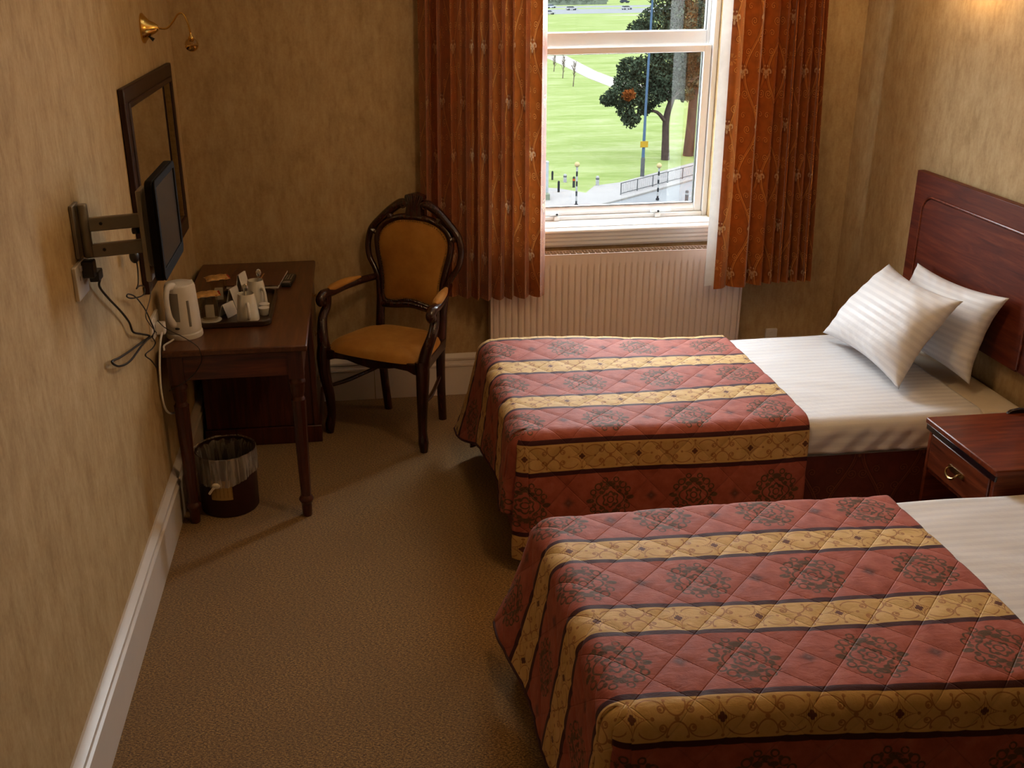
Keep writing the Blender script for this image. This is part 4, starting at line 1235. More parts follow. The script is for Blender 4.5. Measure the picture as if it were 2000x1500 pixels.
for i in range(n + 1):
    a = 2 * pi * i / n
    da = abs((a - kn + pi) % (2 * pi) - pi)
    low = 0.168 - 0.02 * cos(da * 2) - 0.012 * (1 - math.exp(-da * 3))
    for j in range(mz):
        t = j / (mz - 1); z = low + (0.273 - low) * t
        pl = (0.0035 * sin(a * 23 + 3 * sin(a * 5)) + 0.002 * sin(a * 51 + t * 4)) * (1 - 0.75 * t) 
        rr = 0.1285 + pl + 0.004 * math.exp(-(da / 0.25) ** 2) * (1 - t)
        P[j, i] = (bc[0] + rr * cos(a), bc[1] + rr * sin(a), z)
    for j in range(10):
        t = j / 9
        rr = 0.1285 - 0.013 * min(1, t * 6) - 0.006 * t + 0.002 * sin(a * 17)
        Pi[j, i] = (bc[0] + rr * cos(a), bc[1] + rr * sin(a), 0.273 - 0.15 * t + 0.002 * sin(a * 7))
ln.grid(P, flip=True); ln.grid(Pi, flip=True)
lo = ob('bin_liner', ln, M['liner'], wbn, angle=180, label='clear plastic liner')
kx, ky = bc[0] + 0.134 * cos(kn), bc[1] + 0.134 * sin(kn)
km = MB().sphere((kx, ky, 0.158), 0.013, 12, 8, 1.4, 0.8, 1.0)
km.tube(spline([(kx, ky, 0.156), (kx - 0.015, ky - 0.006, 0.146), (kx - 0.030, ky - 0.006, 0.126)], 5), [0.007, 0.005, 0.006], 8)
ob('knot', km, M['wrapper_white'], lo, label='knotted end of the liner')
# ---------------------------------------------------------------- armchair
ch = thing('armchair', 'carved wooden armchair with mustard velvet seat and back beside the desk', 'armchair', (0.953, -0.408, 0), radians(-33.1), local=True)
CW = M['chair_wood']
def by(z): return 0.172 + 0.14 * (z - 0.45)
# seat rails
front = [(-0.285, 0.445), (0.285, 0.445), (0.285, 0.392), (0.235, 0.392), (0.20, 0.405), (0.13, 0.408), (0.07, 0.395), (0.0, 0.386), (-0.07, 0.395), (-0.13, 0.408), (-0.20, 0.405), (-0.235, 0.392), (-0.285, 0.392)]
sf = MB().prism(front, -0.212, -0.182, 'xz')
for s in (-1, 1):
    a, b_ = np.array([s * 0.272, -0.19]), np.array([s * 0.185, 0.175])
    nrm = np.array([0.013, 0.0])
    V = []
    for z in (0.395, 0.445):
        for p in (a - nrm, a + nrm, b_ + nrm, b_ - nrm): V.append((p[0], p[1], z))
    sf.add(V, [(3, 2, 1, 0), (4, 5, 6, 7), (0, 1, 5, 4), (1, 2, 6, 5), (2, 3, 7, 6), (3, 0, 4, 7)])
sf.box(-0.185, 0.185, 0.160, 0.186, 0.395, 0.445)
ob('seat_rail', sf, CW, ch, bevel=0.005)
# seat cushion
n = 40
A, B = np.meshgrid(np.linspace(-1, 1, n), np.linspace(-1, 1, n), indexing='ij')
sq = (np.abs(A) ** 5 + np.abs(B) ** 5) ** (1 / 5); mxx = np.maximum(np.abs(A), np.abs(B)); k = np.where(sq > 0, mxx / np.maximum(sq, 1e-6), 1)
A2, B2 = A * k, B * k
yy = -0.020 + B2 * 0.190; hw = np.interp(B2, [-1, 1], [0.285, 0.198])
bow = -0.018 * (1 - A2 ** 2) * np.clip(-B2, 0, 1)
top = 0.440 + 0.062 * ((1 - np.abs(A) ** 4) * (1 - np.abs(B) ** 4)) ** 0.45
P = np.stack([A2 * hw, yy + bow, top], -1)
Q = P.copy(); Q[..., 2] = 0.4455
ob('seat', MB().grid(P), M['velvet'], ch, angle=180)
# front legs (cabriole)
for s in (-1, 1):
    c = spline([(s * 0.268, -0.190, 0.455), (s * 0.274, -0.197, 0.40), (s * 0.271, -0.198, 0.31), (s * 0.259, -0.186, 0.19), (s * 0.257, -0.184, 0.10), (s * 0.264, -0.192, 0.045), (s * 0.266, -0.194, 0.0)], 6)
    ob('leg', MB().tube(c, [0.034, 0.033, 0.029, 0.024, 0.021, 0.025, 0.018], 12), CW, ch)
for s in (-1, 1):
    c = spline([(s * 0.178, by(0.62), 0.62), (s * 0.176, by(0.45), 0.45), (s * 0.172, 0.165, 0.40), (s * 0.166, 0.172, 0.2), (s * 0.160, 0.192, 0.0)], 6)
    ob('leg', MB().tube(c, [0.021, 0.024, 0.024, 0.022, 0.021], 10), CW, ch)
for s in (-1, 1):
    ob('stretcher', MB().tube(spline([(s * 0.262, -0.185, 0.245), (s * 0.235, -0.05, 0.235), (s * 0.168, 0.165, 0.25)], 5), [0.009, 0.011, 0.009], 8), CW, ch)
# back: inner ring, outer scrolls, crest
PAD = [(0.0, 1.000), (0.075, 0.994), (0.135, 0.972), (0.176, 0.936), (0.190, 0.890), (0.184, 0.835), (0.170, 0.780), (0.157, 0.720), (0.153, 0.665), (0.150, 0.622), (0.128, 0.600), (0.085, 0.604), (0.04, 0.614)]
half = spline(PAD, 4)
full = [tuple(p) for p in half] + [(0.0, 0.618)] + [(-p[0], p[1]) for p in half[::-1][:-1]]
full = np.array(full)
cy_ = 0.80
ringc = [(p[0] * 1.085, by(p[1]), cy_ + (p[1] - cy_) * 1.07) for p in full]
ob('back_ring', MB().tube(ringc, 0.0165, 10, closed=True), CW, ch)
sc_ = MB()
for s in (-1, 1):
    o = [(0.185, 0.560), (0.192, 0.640), (0.200, 0.700), (0.224, 0.750), (0.256, 0.800), (0.266, 0.860), (0.256, 0.915), (0.236, 0.950), (0.185, 0.998), (0.135, 1.040), (0.080, 1.074), (0.035, 1.076)]
    sc_.tube(spline([(s * p[0] * 0.98, by(p[1]), p[1]) for p in o], 5), [0.017, 0.015, 0.015, 0.014, 0.015, 0.016, 0.017, 0.019, 0.021, 0.022, 0.023, 0.020], 10)
    # fillets between ring and outer loop
    sc_.tube(spline([(s * 0.245, by(0.94), 0.94), (s * 0.215, by(0.925), 0.925), (s * 0.196, by(0.93), 0.93)], 4), 0.017, 8)
    sc_.tube(spline([(s * 0.150, by(1.02), 1.02), (s * 0.135, by(1.0), 1.0)], 4), 0.020, 8)
    sp_ = []
    for i in range(40):
        a = i / 39 * 2 * pi * 1.5; rr = 0.022 * (1 - i / 50)
        sp_.append((s * (0.062 + rr * cos(a)), by(1.07) - 0.016, 1.070 + rr * sin(a)))
    sc_.tube(sp_, 0.0048, 6)
ob('back_scrolls', sc_, CW, ch)
cr = MB()
fan = [(-0.045, 1.020), (-0.040, 1.060), (-0.034, 1.085), (-0.052, 1.105), (-0.048, 1.118), (-0.026, 1.124), (0.0, 1.130), (0.026, 1.124), (0.048, 1.118), (0.052, 1.105), (0.034, 1.085), (0.040, 1.060), (0.045, 1.020)]
V = []
nF = len(fan)
for d in (-0.020, 0.018):
    for a, z in fan: V.append((a, by(z) + d, z))
cr.add(V, [tuple(range(nF)), tuple(range(nF, 2 * nF))[::-1]] + [((i + 1) % nF, i, nF + i, nF + (i + 1) % nF) for i in range(nF)])
for k in range(-3, 4):
    cr.tube([(k * 0.0045, by(1.06) - 0.022, 1.05), (k * 0.0125, by(1.12) - 0.022, 1.118)], [0.003, 0.005], 6)
ob('crest', cr, CW, ch, bevel=0.004)
# low cross rail of the back
ob('lower_rail', MB().tube(spline([(-0.18, by(0.57), 0.572), (-0.09, by(0.58), 0.578), (0.0, by(0.59), 0.588), (0.09, by(0.58), 0.578), (0.18, by(0.57), 0.572)], 6), 0.019, 10), CW, ch)
# upholstered back
ctr = np.array([0.0, 0.80])
lev = [0.0, 0.35, 0.65, 0.85, 0.95, 1.0]
V, F = [], []
nf = len(full)
for l in lev[1:]:
    for p in full:
        q = ctr + (p - ctr) * l
        V.append((q[0], by(q[1]) - 0.012 - 0.022 * (1 - l ** 3), q[1]))
V.append((0, by(0.80) - 0.036, 0.80))
for i in range(len(lev) - 2):
    for k in range(nf):
        j = (k + 1) % nf
        F.append((i * nf + k, (i + 1) * nf + k, (i + 1) * nf + j, i * nf + j))
for k in range(nf): F.append((len(V) - 1, k, (k + 1) % nf))
nb = len(V)
for p in full: V.append((p[0], by(p[1]) + 0.012, p[1]))
o4 = (len(lev) - 2) * nf
for k in range(nf):
    j = (k + 1) % nf
    F.append((o4 + k, nb + k, nb + j, o4 + j))
F.append(tuple(nb + k for k in range(nf))[::-1])
ob('back_pad', MB().add(V, F), M['velvet'], ch, angle=70)
st = MB()
Lf = np.concatenate([[0], np.cumsum(np.linalg.norm(np.diff(np.vstack([full, full[:1]]), axis=0), axis=1))])
for d in np.arange(0, Lf[-1], 0.0125):
    x = np.interp(d, Lf, np.append(full[:, 0], full[0, 0])); z = np.interp(d, Lf, np.append(full[:, 1], full[0, 1]))
    st.sphere((x * 0.985, by(z) - 0.0155, 0.80 + (z - 0.80) * 0.985), 0.004, 6, 4)
so = ob('nail_studs', st, M['old_brass'], ch, label='row of brass nail heads'); so['kind'] = 'stuff'
# arms
for s in (-1, 1):
    a = spline([(s * 0.205, by(0.70), 0.705), (s * 0.235, 0.12, 0.705), (s * 0.268, 0.02, 0.700), (s * 0.288, -0.07, 0.690), (s * 0.298, -0.130, 0.690), (s * 0.300, -0.158, 0.668), (s * 0.298, -0.150, 0.645)], 6)
    ar = ob('arm', MB().tube(a, [0.017, 0.019, 0.021, 0.022, 0.023, 0.022, 0.017], 12), CW, ch)
    ob('arm_scroll', MB().lathe([(0.001, -0.022), (0.014, -0.020), (0.017, -0.012), (0.017, 0.012), (0.014, 0.020), (0.001, 0.022)], (s * 0.299, -0.148, 0.660), 14, 'x'), CW, ar)
    p = spline([(s * 0.240, 0.110, 0.721), (s * 0.268, 0.02, 0.719), (s * 0.284, -0.055, 0.711), (s * 0.291, -0.095, 0.708)], 6)
    ob('arm_pad', MB().tube(p, [0.010, 0.021, 0.023, 0.022, 0.011], 12, flat=0.75), M['velvet'], ar, label='mustard velvet arm pad')
    u_ = spline([(s * 0.272, -0.188, 0.43), (s * 0.284, -0.178, 0.50), (s * 0.300, -0.145, 0.575), (s * 0.296, -0.110, 0.63), (s * 0.294, -0.105, 0.68)], 6)
    ob('arm_support', MB().tube(u_, [0.032, 0.027, 0.023, 0.021, 0.022], 12), CW, ch)

# ---------------------------------------------------------------- things on the left wall
mr = thing('wall_mirror', 'rectangular mirror in a dark wooden frame on the left wall', 'mirror', (0.0, -0.778, 1.008))
y0, y1, z0, z1 = -1.320, -0.235, 1.008, 1.757
def yzr(d): return [(y0 + d, z0 + d), (y1 - d, z0 + d), (y1 - d, z1 - d), (y0 + d, z1 - d)]
fm = MB().ring(yzr(0.0), yzr(0.055), 0.002, 0.024, 'yz')
ob('outer_frame', fm, M['frame_wood'], mr, bevel=0.004)
ob('inner_frame', MB().ring(yzr(0.052), yzr(0.075), 0.002, 0.030, 'yz'), M['frame_wood'], mr, bevel=0.005)
ob('slip', MB().ring(yzr(0.073), yzr(0.078), 0.004, 0.020, 'yz'), M['old_brass'], mr, bevel=0.001)
ob('glass', MB().box(0.002, 0.008, y0 + 0.07, y1 - 0.07, z0 + 0.07, z1 - 0.07), M['mirror'], mr)

def sconce(x, y, z, s, lit, label):
    """s = +1 on the left wall, -1 on the right wall"""
    t = thing('wall_lamp', label, 'wall lamp', (x, y, z), group='brass swan-neck wall lamps')
    prof = [(0.001, 0.0), (0.058, 0.0), (0.058, 0.006), (0.050, 0.012), (0.030, 0.030), (0.020, 0.050), (0.012, 0.060), (0.006, 0.064)]
    ob('wall_plate', MB().lathe([(r, s * h) for r, h in prof], (x, y, z), 32, 'x'), M['brass'], t, angle=30)
    arm = [(0.055, 0.0), (0.095, -0.002), (0.122, 0.022), (0.145, 0.050), (0.166, 0.050), (0.180, 0.015), (0.186, -0.022)]
    ob('arm', MB().tube(spline([(x + s * a, y, z + h) for a, h in arm], 8), 0.0036, 8), M['brass'], t)
    c = (x + s * 0.186, y, z - 0.066)
    ob('lamp_holder', MB().lathe([(0.008, -0.034), (0.011, -0.030), (0.011, -0.018), (0.006, -0.012), (0.004, 0.0)], (x + s * 0.186, y, z - 0.02), 14), M['brass'], t)
    ob('bulb', MB().sphere(c, 0.027, 20, 12, h0=-0.25, h1=0.92), M['bulb_lit'] if lit else M['bulb_clear'], t, label='lit bulb' if lit else 'clear bulb')
    ob('mirrored_cap', MB().sphere(c, 0.0275, 20, 8, h0=-1.0, h1=-0.20), M['brass'], t)
    k = MB().tube([(x + s * 0.026, y, z - 0.034), (x + s * 0.040, y, z - 0.046)], [0.004, 0.008], 8)
    ob('switch', k, M['black'], t)
    return t
sconce(0.0, -0.685, 1.926, 1, False, 'unlit brass wall lamp above the mirror on the left wall')
sconce(RX, -1.02, 2.165, -1, True, 'lit brass wall lamp above the bed by the window')
sconce(RX, -2.62, 2.165, -1, True, 'assumed lit brass wall lamp above the bed nearest the camera')  # assumed second lamp, unseen, adding warm fill to the room

cl_ = thing('fill_lamp', 'added opal globe fill lamp hanging out of view', 'fill lamp', (1.70, -2.10, 2.80))  # added lamp, out of view, for warm fill in the room
ob('fill_lamp_rose', MB().lathe([(0.06, 2.775), (0.06, 2.79), (0.03, 2.7985)], (1.70, -2.10, 0), 24), M['brass'], cl_)
ob('stem', MB().tube([(1.70, -2.10, 2.60), (1.70, -2.10, 2.78)], 0.008, 8), M['brass'], cl_)
ob('globe', MB().sphere((1.70, -2.10, 2.50), 0.11, 24, 14), M['opal'], cl_, label='lit globe of the added fill lamp')
# television
tv = thing('television', 'small black flat television on a swing arm beside the mirror', 'television', (0.12, -2.06, 1.30))
TVY0, TVY1, TVZ0, TVZ1 = -2.195, -1.825, 1.300, 1.592
ob('casing', MB().prism(rrect(TVY0, TVY1, TVZ0, TVZ1, 0.022), 0.222, 0.246, 'yz'), M['tv_black'], tv, bevel=0.004)
ob('rear_shell', MB().prism(rrect(TVY0 + 0.04, TVY1 - 0.04, TVZ0 + 0.03, TVZ1 - 0.03, 0.03), 0.200, 0.222, 'yz'), M['dark_grey'], tv, bevel=0.006)
ob('bezel', MB().ring(rrect(TVY0, TVY1, TVZ0, TVZ1, 0.022), rrect(TVY0 + 0.022, TVY1 - 0.022, TVZ0 + 0.034, TVZ1 - 0.022, 0.004), 0.246, 0.252, 'yz'), M['tv_black'], tv, bevel=0.002)
ob('screen', MB().box(0.2455, 0.248, TVY0 + 0.02, TVY1 - 0.02, TVZ0 + 0.03, TVZ1 - 0.02), M['screen'], tv)
BK = M['bracket']
wm = MB().box(0.0, 0.012, -2.165, -2.095, 1.370, 1.525)
ob('wall_plate', wm, BK, tv, bevel=0.003)
ob('pivot_post', MB().lathe([(0.013, 0), (0.015, 0.003), (0.015, 0.150), (0.013, 0.155)], (0.030, -2.130, 1.368), 18), BK, tv)
for z in (1.462, 1.385):
    a = MB()
    V = []
    for xx, yy, hh in ((0.022, -2.130, 0.020), (0.185, -2.085, 0.020)):
        for dy in (-0.011, 0.011):
            for dz in (-hh, hh): V.append((xx, yy + dy, z + dz))
    a.add(V, [(0, 1, 3, 2), (4, 6, 7, 5), (0, 4, 5, 1), (2, 3, 7, 6), (1, 5, 7, 3), (0, 2, 6, 4)])
    ao = ob('swing_arm', a, BK, tv, bevel=0.004)
    ob('arm_bolt', MB().lathe([(0.005, 0), (0.005, 0.002), (0.002, 0.003)], (0.075, -2.128, z + 0.002), 8, 'y'), M['black'], ao)
ob('screen_bracket', MB().box(0.183, 0.200, -2.130, -2.045, 1.285, 1.555), BK, tv, bevel=0.003)
ob('tilt_knob', MB().lathe([(0.011, 0), (0.012, 0.004), (0.012, 0.014), (0.009, 0.018)], (0.16, -2.075, 1.42), 12, 'z'), M['black'], tv)

# sockets, plugs, leads
so = thing('wall_socket', 'white wall socket with a black plug under the television bracket', 'socket', (0.0, -2.17, 1.262), group='wall sockets')
ob('face_plate', MB().prism(rrect(-2.232, -2.108, 1.262, 1.362, 0.006), 0.0, 0.012, 'yz'), M['white_plastic'], so, bevel=0.002)
ob('pin_slot', MB().box(0.012, 0.0125, -2.195, -2.189, 1.315, 1.327), M['grey_plastic'], so)
ob('rocker', MB().box(0.012, 0.016, -2.185, -2.170, 1.338, 1.354), M['white_plastic'], so, bevel=0.001)
s2 = thing('wall_socket', 'white wall socket above the desk behind the kettle', 'socket', (0.0, -1.225, 0.815), group='wall sockets')
ob('face_plate', MB().prism(rrect(-1.298, -1.152, 0.815, 0.900, 0.006), 0.0, 0.012, 'yz'), M['white_plastic'], s2, bevel=0.002)
ob('rocker', MB().box(0.012, 0.016, -1.260, -1.245, 0.878, 0.892), M['white_plastic'], s2, bevel=0.001)
s3 = thing('wall_socket', 'small white socket low on the back wall past the radiator', 'socket', (3.03, 0.0, 0.235), group='wall sockets')
ob('face_plate', MB().prism(rrect(2.995, 3.060, 0.195, 0.283, 0.006), -0.012, 0.0, 'xz'), M['white_plastic'], s3, bevel=0.002)
ob('rocker', MB().box(3.02, 3.035, -0.016, -0.012, 0.245, 0.265), M['white_plastic'], s3)
# black power lead with plug
def lead(name, label, pts, r, mat, parts=(), n=8, loc=None):
    t = thing(name, label, 'cable', tuple(np.array(pts).min(0)))
    ob('flex', MB().tube(spline(pts, n), r, 7), mat, t)
    for nm, m in parts: ob(nm, m, mat, t, bevel=0.003)
    return t
A_ = [(0.040, -2.085, 1.300), (0.030, -2.046, 1.276), (0.02, -2.025, 1.247), (0.02, -1.936, 1.183), (0.02, -1.798, 1.096), (0.02, -1.703, 1.027), (0.02, -1.663, 0.978), (0.02, -1.54, 0.928), (0.02, -1.408, 0.874), (0.02, -1.559, 0.902), (0.02, -1.764, 0.942), (0.02, -1.911, 0.973), (0.02, -2.011, 0.997), (0.024, -1.948, 0.958), (0.026, -1.792, 0.918), (0.028, -1.561, 0.899), (0.028, -1.386, 0.868)]
lead('power_lead', 'black power lead plugged in below the television, looping down the wall', A_, 0.0038, M['black'],
     [('plug', MB().prism(rrect(-2.168, -2.122, 1.312, 1.362, 0.008), 0.0125, 0.045, 'yz').box(0.022, 0.05, -2.135, -2.08, 1.292, 1.322))])
B_ = [(0.035, -1.53, 1.205), (0.03, -1.503, 1.154), (0.03, -1.527, 1.112), (0.03, -1.564, 1.104), (0.03, -1.508, 1.098), (0.03, -1.442, 1.075), (0.034, -1.462, 1.058), (0.038, -1.551, 1.071), (0.03, -1.663, 1.099), (0.03, -1.726, 1.124), (0.03, -1.703, 1.126), (0.03, -1.632, 1.1), (0.03, -1.564, 1.064), (0.03, -1.466, 0.995), (0.03, -1.411, 0.94), (0.036, -1.387, 0.887), (0.036, -1.436, 0.881), (0.03, -1.367, 0.834), (0.03, -1.427, 0.833), (0.03, -1.566, 0.857), (0.03, -1.483, 0.805), (0.03, -1.406, 0.749)]
lead('aerial_lead', 'thin black lead with a round adaptor, tangled under the television', B_, 0.0026, M['black'],
     [('adaptor', MB().sphere((0.045, -1.60, 1.232), 0.024, 14, 10, 0.7, 1, 1.1))])
C_ = [(0.20, -2.00, 1.30), (0.10, -1.72, 1.12), (0.03, -1.358, 1.06), (0.03, -1.447, 1.021), (0.03, -1.539, 0.997), (0.03, -1.497, 0.952), (0.034, -1.413, 0.888), (0.06, -1.335, 0.850), (0.12, -1.318, 0.82), (0.165, -1.306, 0.776), (0.168, -1.312, 0.74), (0.10, -1.318, 0.66)]
lead('signal_lead', 'grey-black thin lead hanging from the television past the kettle', [(a + 0.014, b_, c) for a, b_, c in C_[2:7]], 0.0018, M['dark_grey'])
D_ = [(0.055, -1.400, 0.93), (0.07, -1.33, 0.875), (0.13, -1.315, 0.83), (0.172, -1.305, 0.79), (0.182, -1.308, 0.765), (0.180, -1.308, 0.72), (0.13, -1.312, 0.66), (0.05, -1.33, 0.62)]
lead('black_wire', 'thin black wire crossing in front of the kettle over the desk edge', D_, 0.0017, M['black'])
W_ = [(0.036, -1.225, 0.840), (0.036, -1.300, 0.815), (0.03, -1.322, 0.76), (0.03, -1.36, 0.70), (0.03, -1.375, 0.62), (0.03, -1.33, 0.54), (0.035, -1.22, 0.48), (0.05, -1.10, 0.47)]
lead('kettle_flex', 'white flex hanging down the wall beside the desk leg', W_, 0.0042, M['white_plastic'],
     [('plug', MB().prism(rrect(-1.250, -1.205, 0.822, 0.868, 0.008), 0.0125, 0.046, 'yz'))])
V_ = [(0.062, -1.165, 0.7755), (0.052, -1.195, 0.7755), (0.036, -1.240, 0.7758), (0.044, -1.290, 0.776)]
lead('white_cable', 'white cord running from the kettle base to the wall', V_, 0.0038, M['white_plastic'])
# ---------------------------------------------------------------- outdoors, seen through the window (the room is high above the park)
G = -16.0
def flat(name, pts, z, mat, th=0.3):
    return ob(name, MB().prism(pts, z - th, z), mat, loc=(0, 0, G), smooth=False, kind='structure')
flat('lawn', [(-300, 79), (10, 81), (16.2, 84.6), (18.1, 83.7), (20.2, 81.3), (21.6, 84.2), (23.9, 85.4), (33.5, 94.0), (60, 117), (300, 260), (400, 900), (-300, 900)], G, M['lawn'], 1.0)
flat('pavement', [(-60, 76), (18, 75.2), (22.6, 78.8), (31.4, 86.4), (60, 110), (61, 118), (33.6, 94.2), (24.0, 85.6), (21.5, 84.5), (20.1, 81.6), (18.2, 83.9), (16.2, 84.8), (10, 81.2), (-60, 80)], G + 0.03, M['pavement'], 1.0)
flat('road', [(-80, 20), (120, 20), (120, 155), (60, 109.8), (31.4, 86.2), (22.6, 78.6), (18, 75.0), (-80, 75.8)], G - 0.05, M['tarmac'], 1.0)
kb = MB()
for a, c in (((18, 75.1), (22.6, 78.7)), ((22.6, 78.7), (31.4, 86.3)), ((31.4, 86.3), (60, 109.9))):
    a, c = np.array(a), np.array(c); d = (c - a) / np.linalg.norm(c - a); nn = np.array([-d[1], d[0]]) * 0.09
    kb.prism([tuple(a - nn), tuple(c - nn), tuple(c + nn), tuple(a + nn)], G - 0.1, G + 0.08)
ob('kerb', kb, M['kerb'], loc=(0, 0, G), smooth=False, kind='structure')
ml = MB()
for k in range(9):
    a = np.array([20.5 + k * 2.6, 72.6 + k * 2.15]); d = np.array([0.77, 0.64]); nn = np.array([-0.64, 0.77]) * 0.07
    ml.prism([tuple(a - nn), tuple(a + d * 1.5 - nn), tuple(a + d * 1.5 + nn), tuple(a + nn)], G - 0.05, G - 0.038)
ob('road_marking', ml, M['pole_white'], loc=(0, 0, G), smooth=False, kind='structure')
flat('footpath', [(41.0, 221), (46.0, 221), (45.2, 202), (44.6, 185.5), (45.0, 172), (49, 150), (47, 146), (41.2, 160), (40.6, 175), (41.0, 200)], G + 0.02, M['path'], 0.5)
flat('gravel_path', [(92, 394), (140, 392), (140, 386), (106, 387)], G + 0.02, M['path'], 0.5)
flat('car_park', [(20, 412), (260, 402), (300, 470), (20, 490)], G + 0.02, M['tarmac'], 0.5)
flat('grass_verge', [(40, 455), (260, 440), (262, 452), (40, 466)], G + 0.05, M['lawn'], 0.5)
def blobleaf(mb, c, r, n, size, rg, sq=1.0):
    c = np.array(c, float)
    for _ in range(n):
        d = rg.normal(size=3); d /= np.linalg.norm(d)
        p = c + d * np.array([r, r, r * sq]) * (0.55 + 0.5 * rg.random())
        a = rg.normal(size=3); a /= np.linalg.norm(a)
        b_ = np.cross(a, rg.normal(size=3)); b_ /= max(np.linalg.norm(b_), 1e-6)
        s_ = size * (0.6 + 0.8 * rg.random())
        mb.add([p - a * s_, p - b_ * s_ * 0.55, p + a * s_, p + b_ * s_ * 0.55], [(0, 1, 2, 3)])
def tree(name, label, base, trunk, branches, blobs, leafmat, seed, trunk_r, dens=1.0, size=0.26):
    rg = np.random.default_rng(seed)
    t = thing(name, label, 'tree', base, group='trees in the park')
    m = MB().tube(spline(trunk, 5), trunk_r, 10)
    ob('trunk', m, M['bark'], t)
    bm = MB()
    for p in branches: bm.tube(spline(p, 5), [0.22, 0.14, 0.06], 7)
    ob('branches', bm, M['bark'], t)
    f = MB()
    for (x, y, z, r) in blobs: blobleaf(f, (x, y, z), r, int(260 * dens * r ** 1.5), size, rg, 0.85)
    fo = ob('foliage', f, leafmat, t, smooth=False); fo['kind'] = 'stuff'
    return t
PT = tree('park_tree', 'dark spreading evergreen tree on the lawn behind the blue pole', (31.2, 96.1, G),
     [(31.2, 96.1, G), (31.1, 96.1, -14.0), (31.1, 96.1, -11.8), (31.8, 96.1, -9.0), (32.2, 96.3, -5.0), (32.0, 96.3, 0.0)],
     [[(31.1, 96.1, -12.4), (29.6, 95.5, -11.2), (27.2, 95.2, -11.6)], [(31.5, 96.1, -10.5), (29.5, 95.6, -9.0), (26.5, 95.2, -9.6)], [(32.1, 96.2, -7.0), (30, 96, -5.2), (28, 96, -4.0)], [(31.6, 96.1, -10), (33.5, 96, -8.4), (35, 96, -8)]],
     [(29.0, 95.6, -7.4, 1.7), (27.0, 95.3, -7.2, 1.2), (30.8, 95.9, -6.6, 1.8), (25.9, 95.2, -9.7, 1.15), (24.9, 95.2, -10.0, 0.7), (27.6, 95.3, -9.6, 1.3), (29.2, 95.5, -9.9, 1.3), (30.6, 95.9, -9.3, 1.2), (27.3, 95.2, -11.9, 0.9), (26.8, 95.2, -11.0, 0.9), (28.6, 95.3, -11.0, 0.7),
      (32.4, 96.6, -7.4, 1.4), (33.8, 97.0, -8.4, 1.2), (30.0, 96.4, -3.6, 2.3), (32.6, 96.8, -3.2, 2.4), (28.2, 96.0, -4.0, 1.4), (31.0, 97, 0.2, 2.6), (34.8, 97.0, -5.6, 1.6), (31.9, 96.2, -8.5, 1.3), (33.2, 96.6, -6.2, 1.5), (29.8, 95.5, -8.4, 1.4), (32.9, 96.6, -9.7, 1.0), (26.6, 95.2, -8.4, 1.1), (30.2, 95.8, -5.2, 1.6)],
     M['leaf'], 4, [0.42, 0.34, 0.32, 0.26, 0.2, 0.1], 2.2, 0.17)
orf = MB(); blobleaf(orf, (26.7, 94.0, -9.5), 0.62, 150, 0.2, np.random.default_rng(9), 0.9)  # orange leaf cluster shaped to stand in for a lamp reflection in the glass
tree('park_tree', 'paler tree beside the dark evergreen, at the right of the window', (34.1, 98.0, G),
     [(34.1, 98.0, G), (34.2, 98.0, -13.0), (34.3, 98.0, -9.0), (34.6, 98.0, -4.0), (34.5, 98.0, 1.0)],
     [[(34.2, 98, -10.5), (35.4, 98, -8.6), (36.6, 98, -7.6)], [(34.3, 98, -9), (33.2, 98, -7), (32.6, 98, -5)]],
     [(34.6, 98, -6.5, 1.9), (35.8, 98, -8.6, 1.3), (33.6, 98.4, -4.2, 1.9), (35.6, 98.4, -3.2, 2.2), (33.8, 98.6, -0.6, 2.6), (36.2, 98, -5.6, 1.6)],
     M['leaf_pale'], 6, [0.55, 0.46, 0.4, 0.28, 0.12], 1.8, 0.18)
ob('reflection_leaves', orf, M['leaf_orange'], PT, smooth=False, label='patch of orange leaves standing in for a lamp reflection')['kind'] = 'stuff'
for i, (x, y, h, lab) in enumerate(((37.1, 187.2, 2.8, 'bare sapling by the path, farthest from the window'), (36.4, 175.4, 3.6, 'bare sapling by the path, middle one of three'), (35.6, 162.7, 3.6, 'bare sapling by the path, nearest of the three'))):
    rg = np.random.default_rng(20 + i)
    t = thing('sapling', lab, 'sapling', (x, y, G), group='saplings along the path')
    ob('stem', MB().tube([(x, y, G), (x + 0.15, y, G + h * 0.6), (x + 0.3, y, G + h)], [0.09, 0.06, 0.03], 6), M['twig'], t)
    m = MB()
    for k in range(26):
        z = G + h * (0.25 + 0.7 * rg.random()); a = rg.random() * 6.28; l = 0.45 + 0.5 * rg.random()
        m.tube([(x + 0.1, y, z), (x + 0.1 + l * 0.5 * cos(a), y + l * 0.5 * sin(a), z + l * 0.7)], 0.035, 4)
    o = ob('twigs', m, M['twig'], t); o['kind'] = 'stuff'
# street furniture
def beacon(x, y, h, lab):
    t = thing('belisha_beacon', lab, 'beacon', (x, y, G), group='zebra crossing beacons')
    hp = h - 0.3; n = 8
    for k in range(n):
        z0, z1 = G + hp * k / n, G + hp * (k + 1) / n
        ob('pole_band', MB().lathe([(0.075, z0), (0.075, z1)], (x, y, 0), 10), M['pole_black'] if k % 2 == 0 else M['pole_white'], t)
    ob('globe', MB().sphere((x, y, G + h - 0.16), 0.21, 14, 10), M['globe'], t)
    ob('base_collar', MB().lathe([(0.14, G), (0.14, G + 0.12), (0.09, G + 0.16)], (x, y, 0), 10), M['pole_black'], t)
beacon(18.3, 76.9, 3.45, 'black and white crossing beacon at the left, on the wide pavement')
beacon(25.3, 78.0, 2.95, 'black and white crossing beacon at the right, by the railing')
sp_ = thing('lamp_post', 'tall blue lamp post with a small yellow sign in front of the tree', 'lamp post', (26.7, 88.0, G))
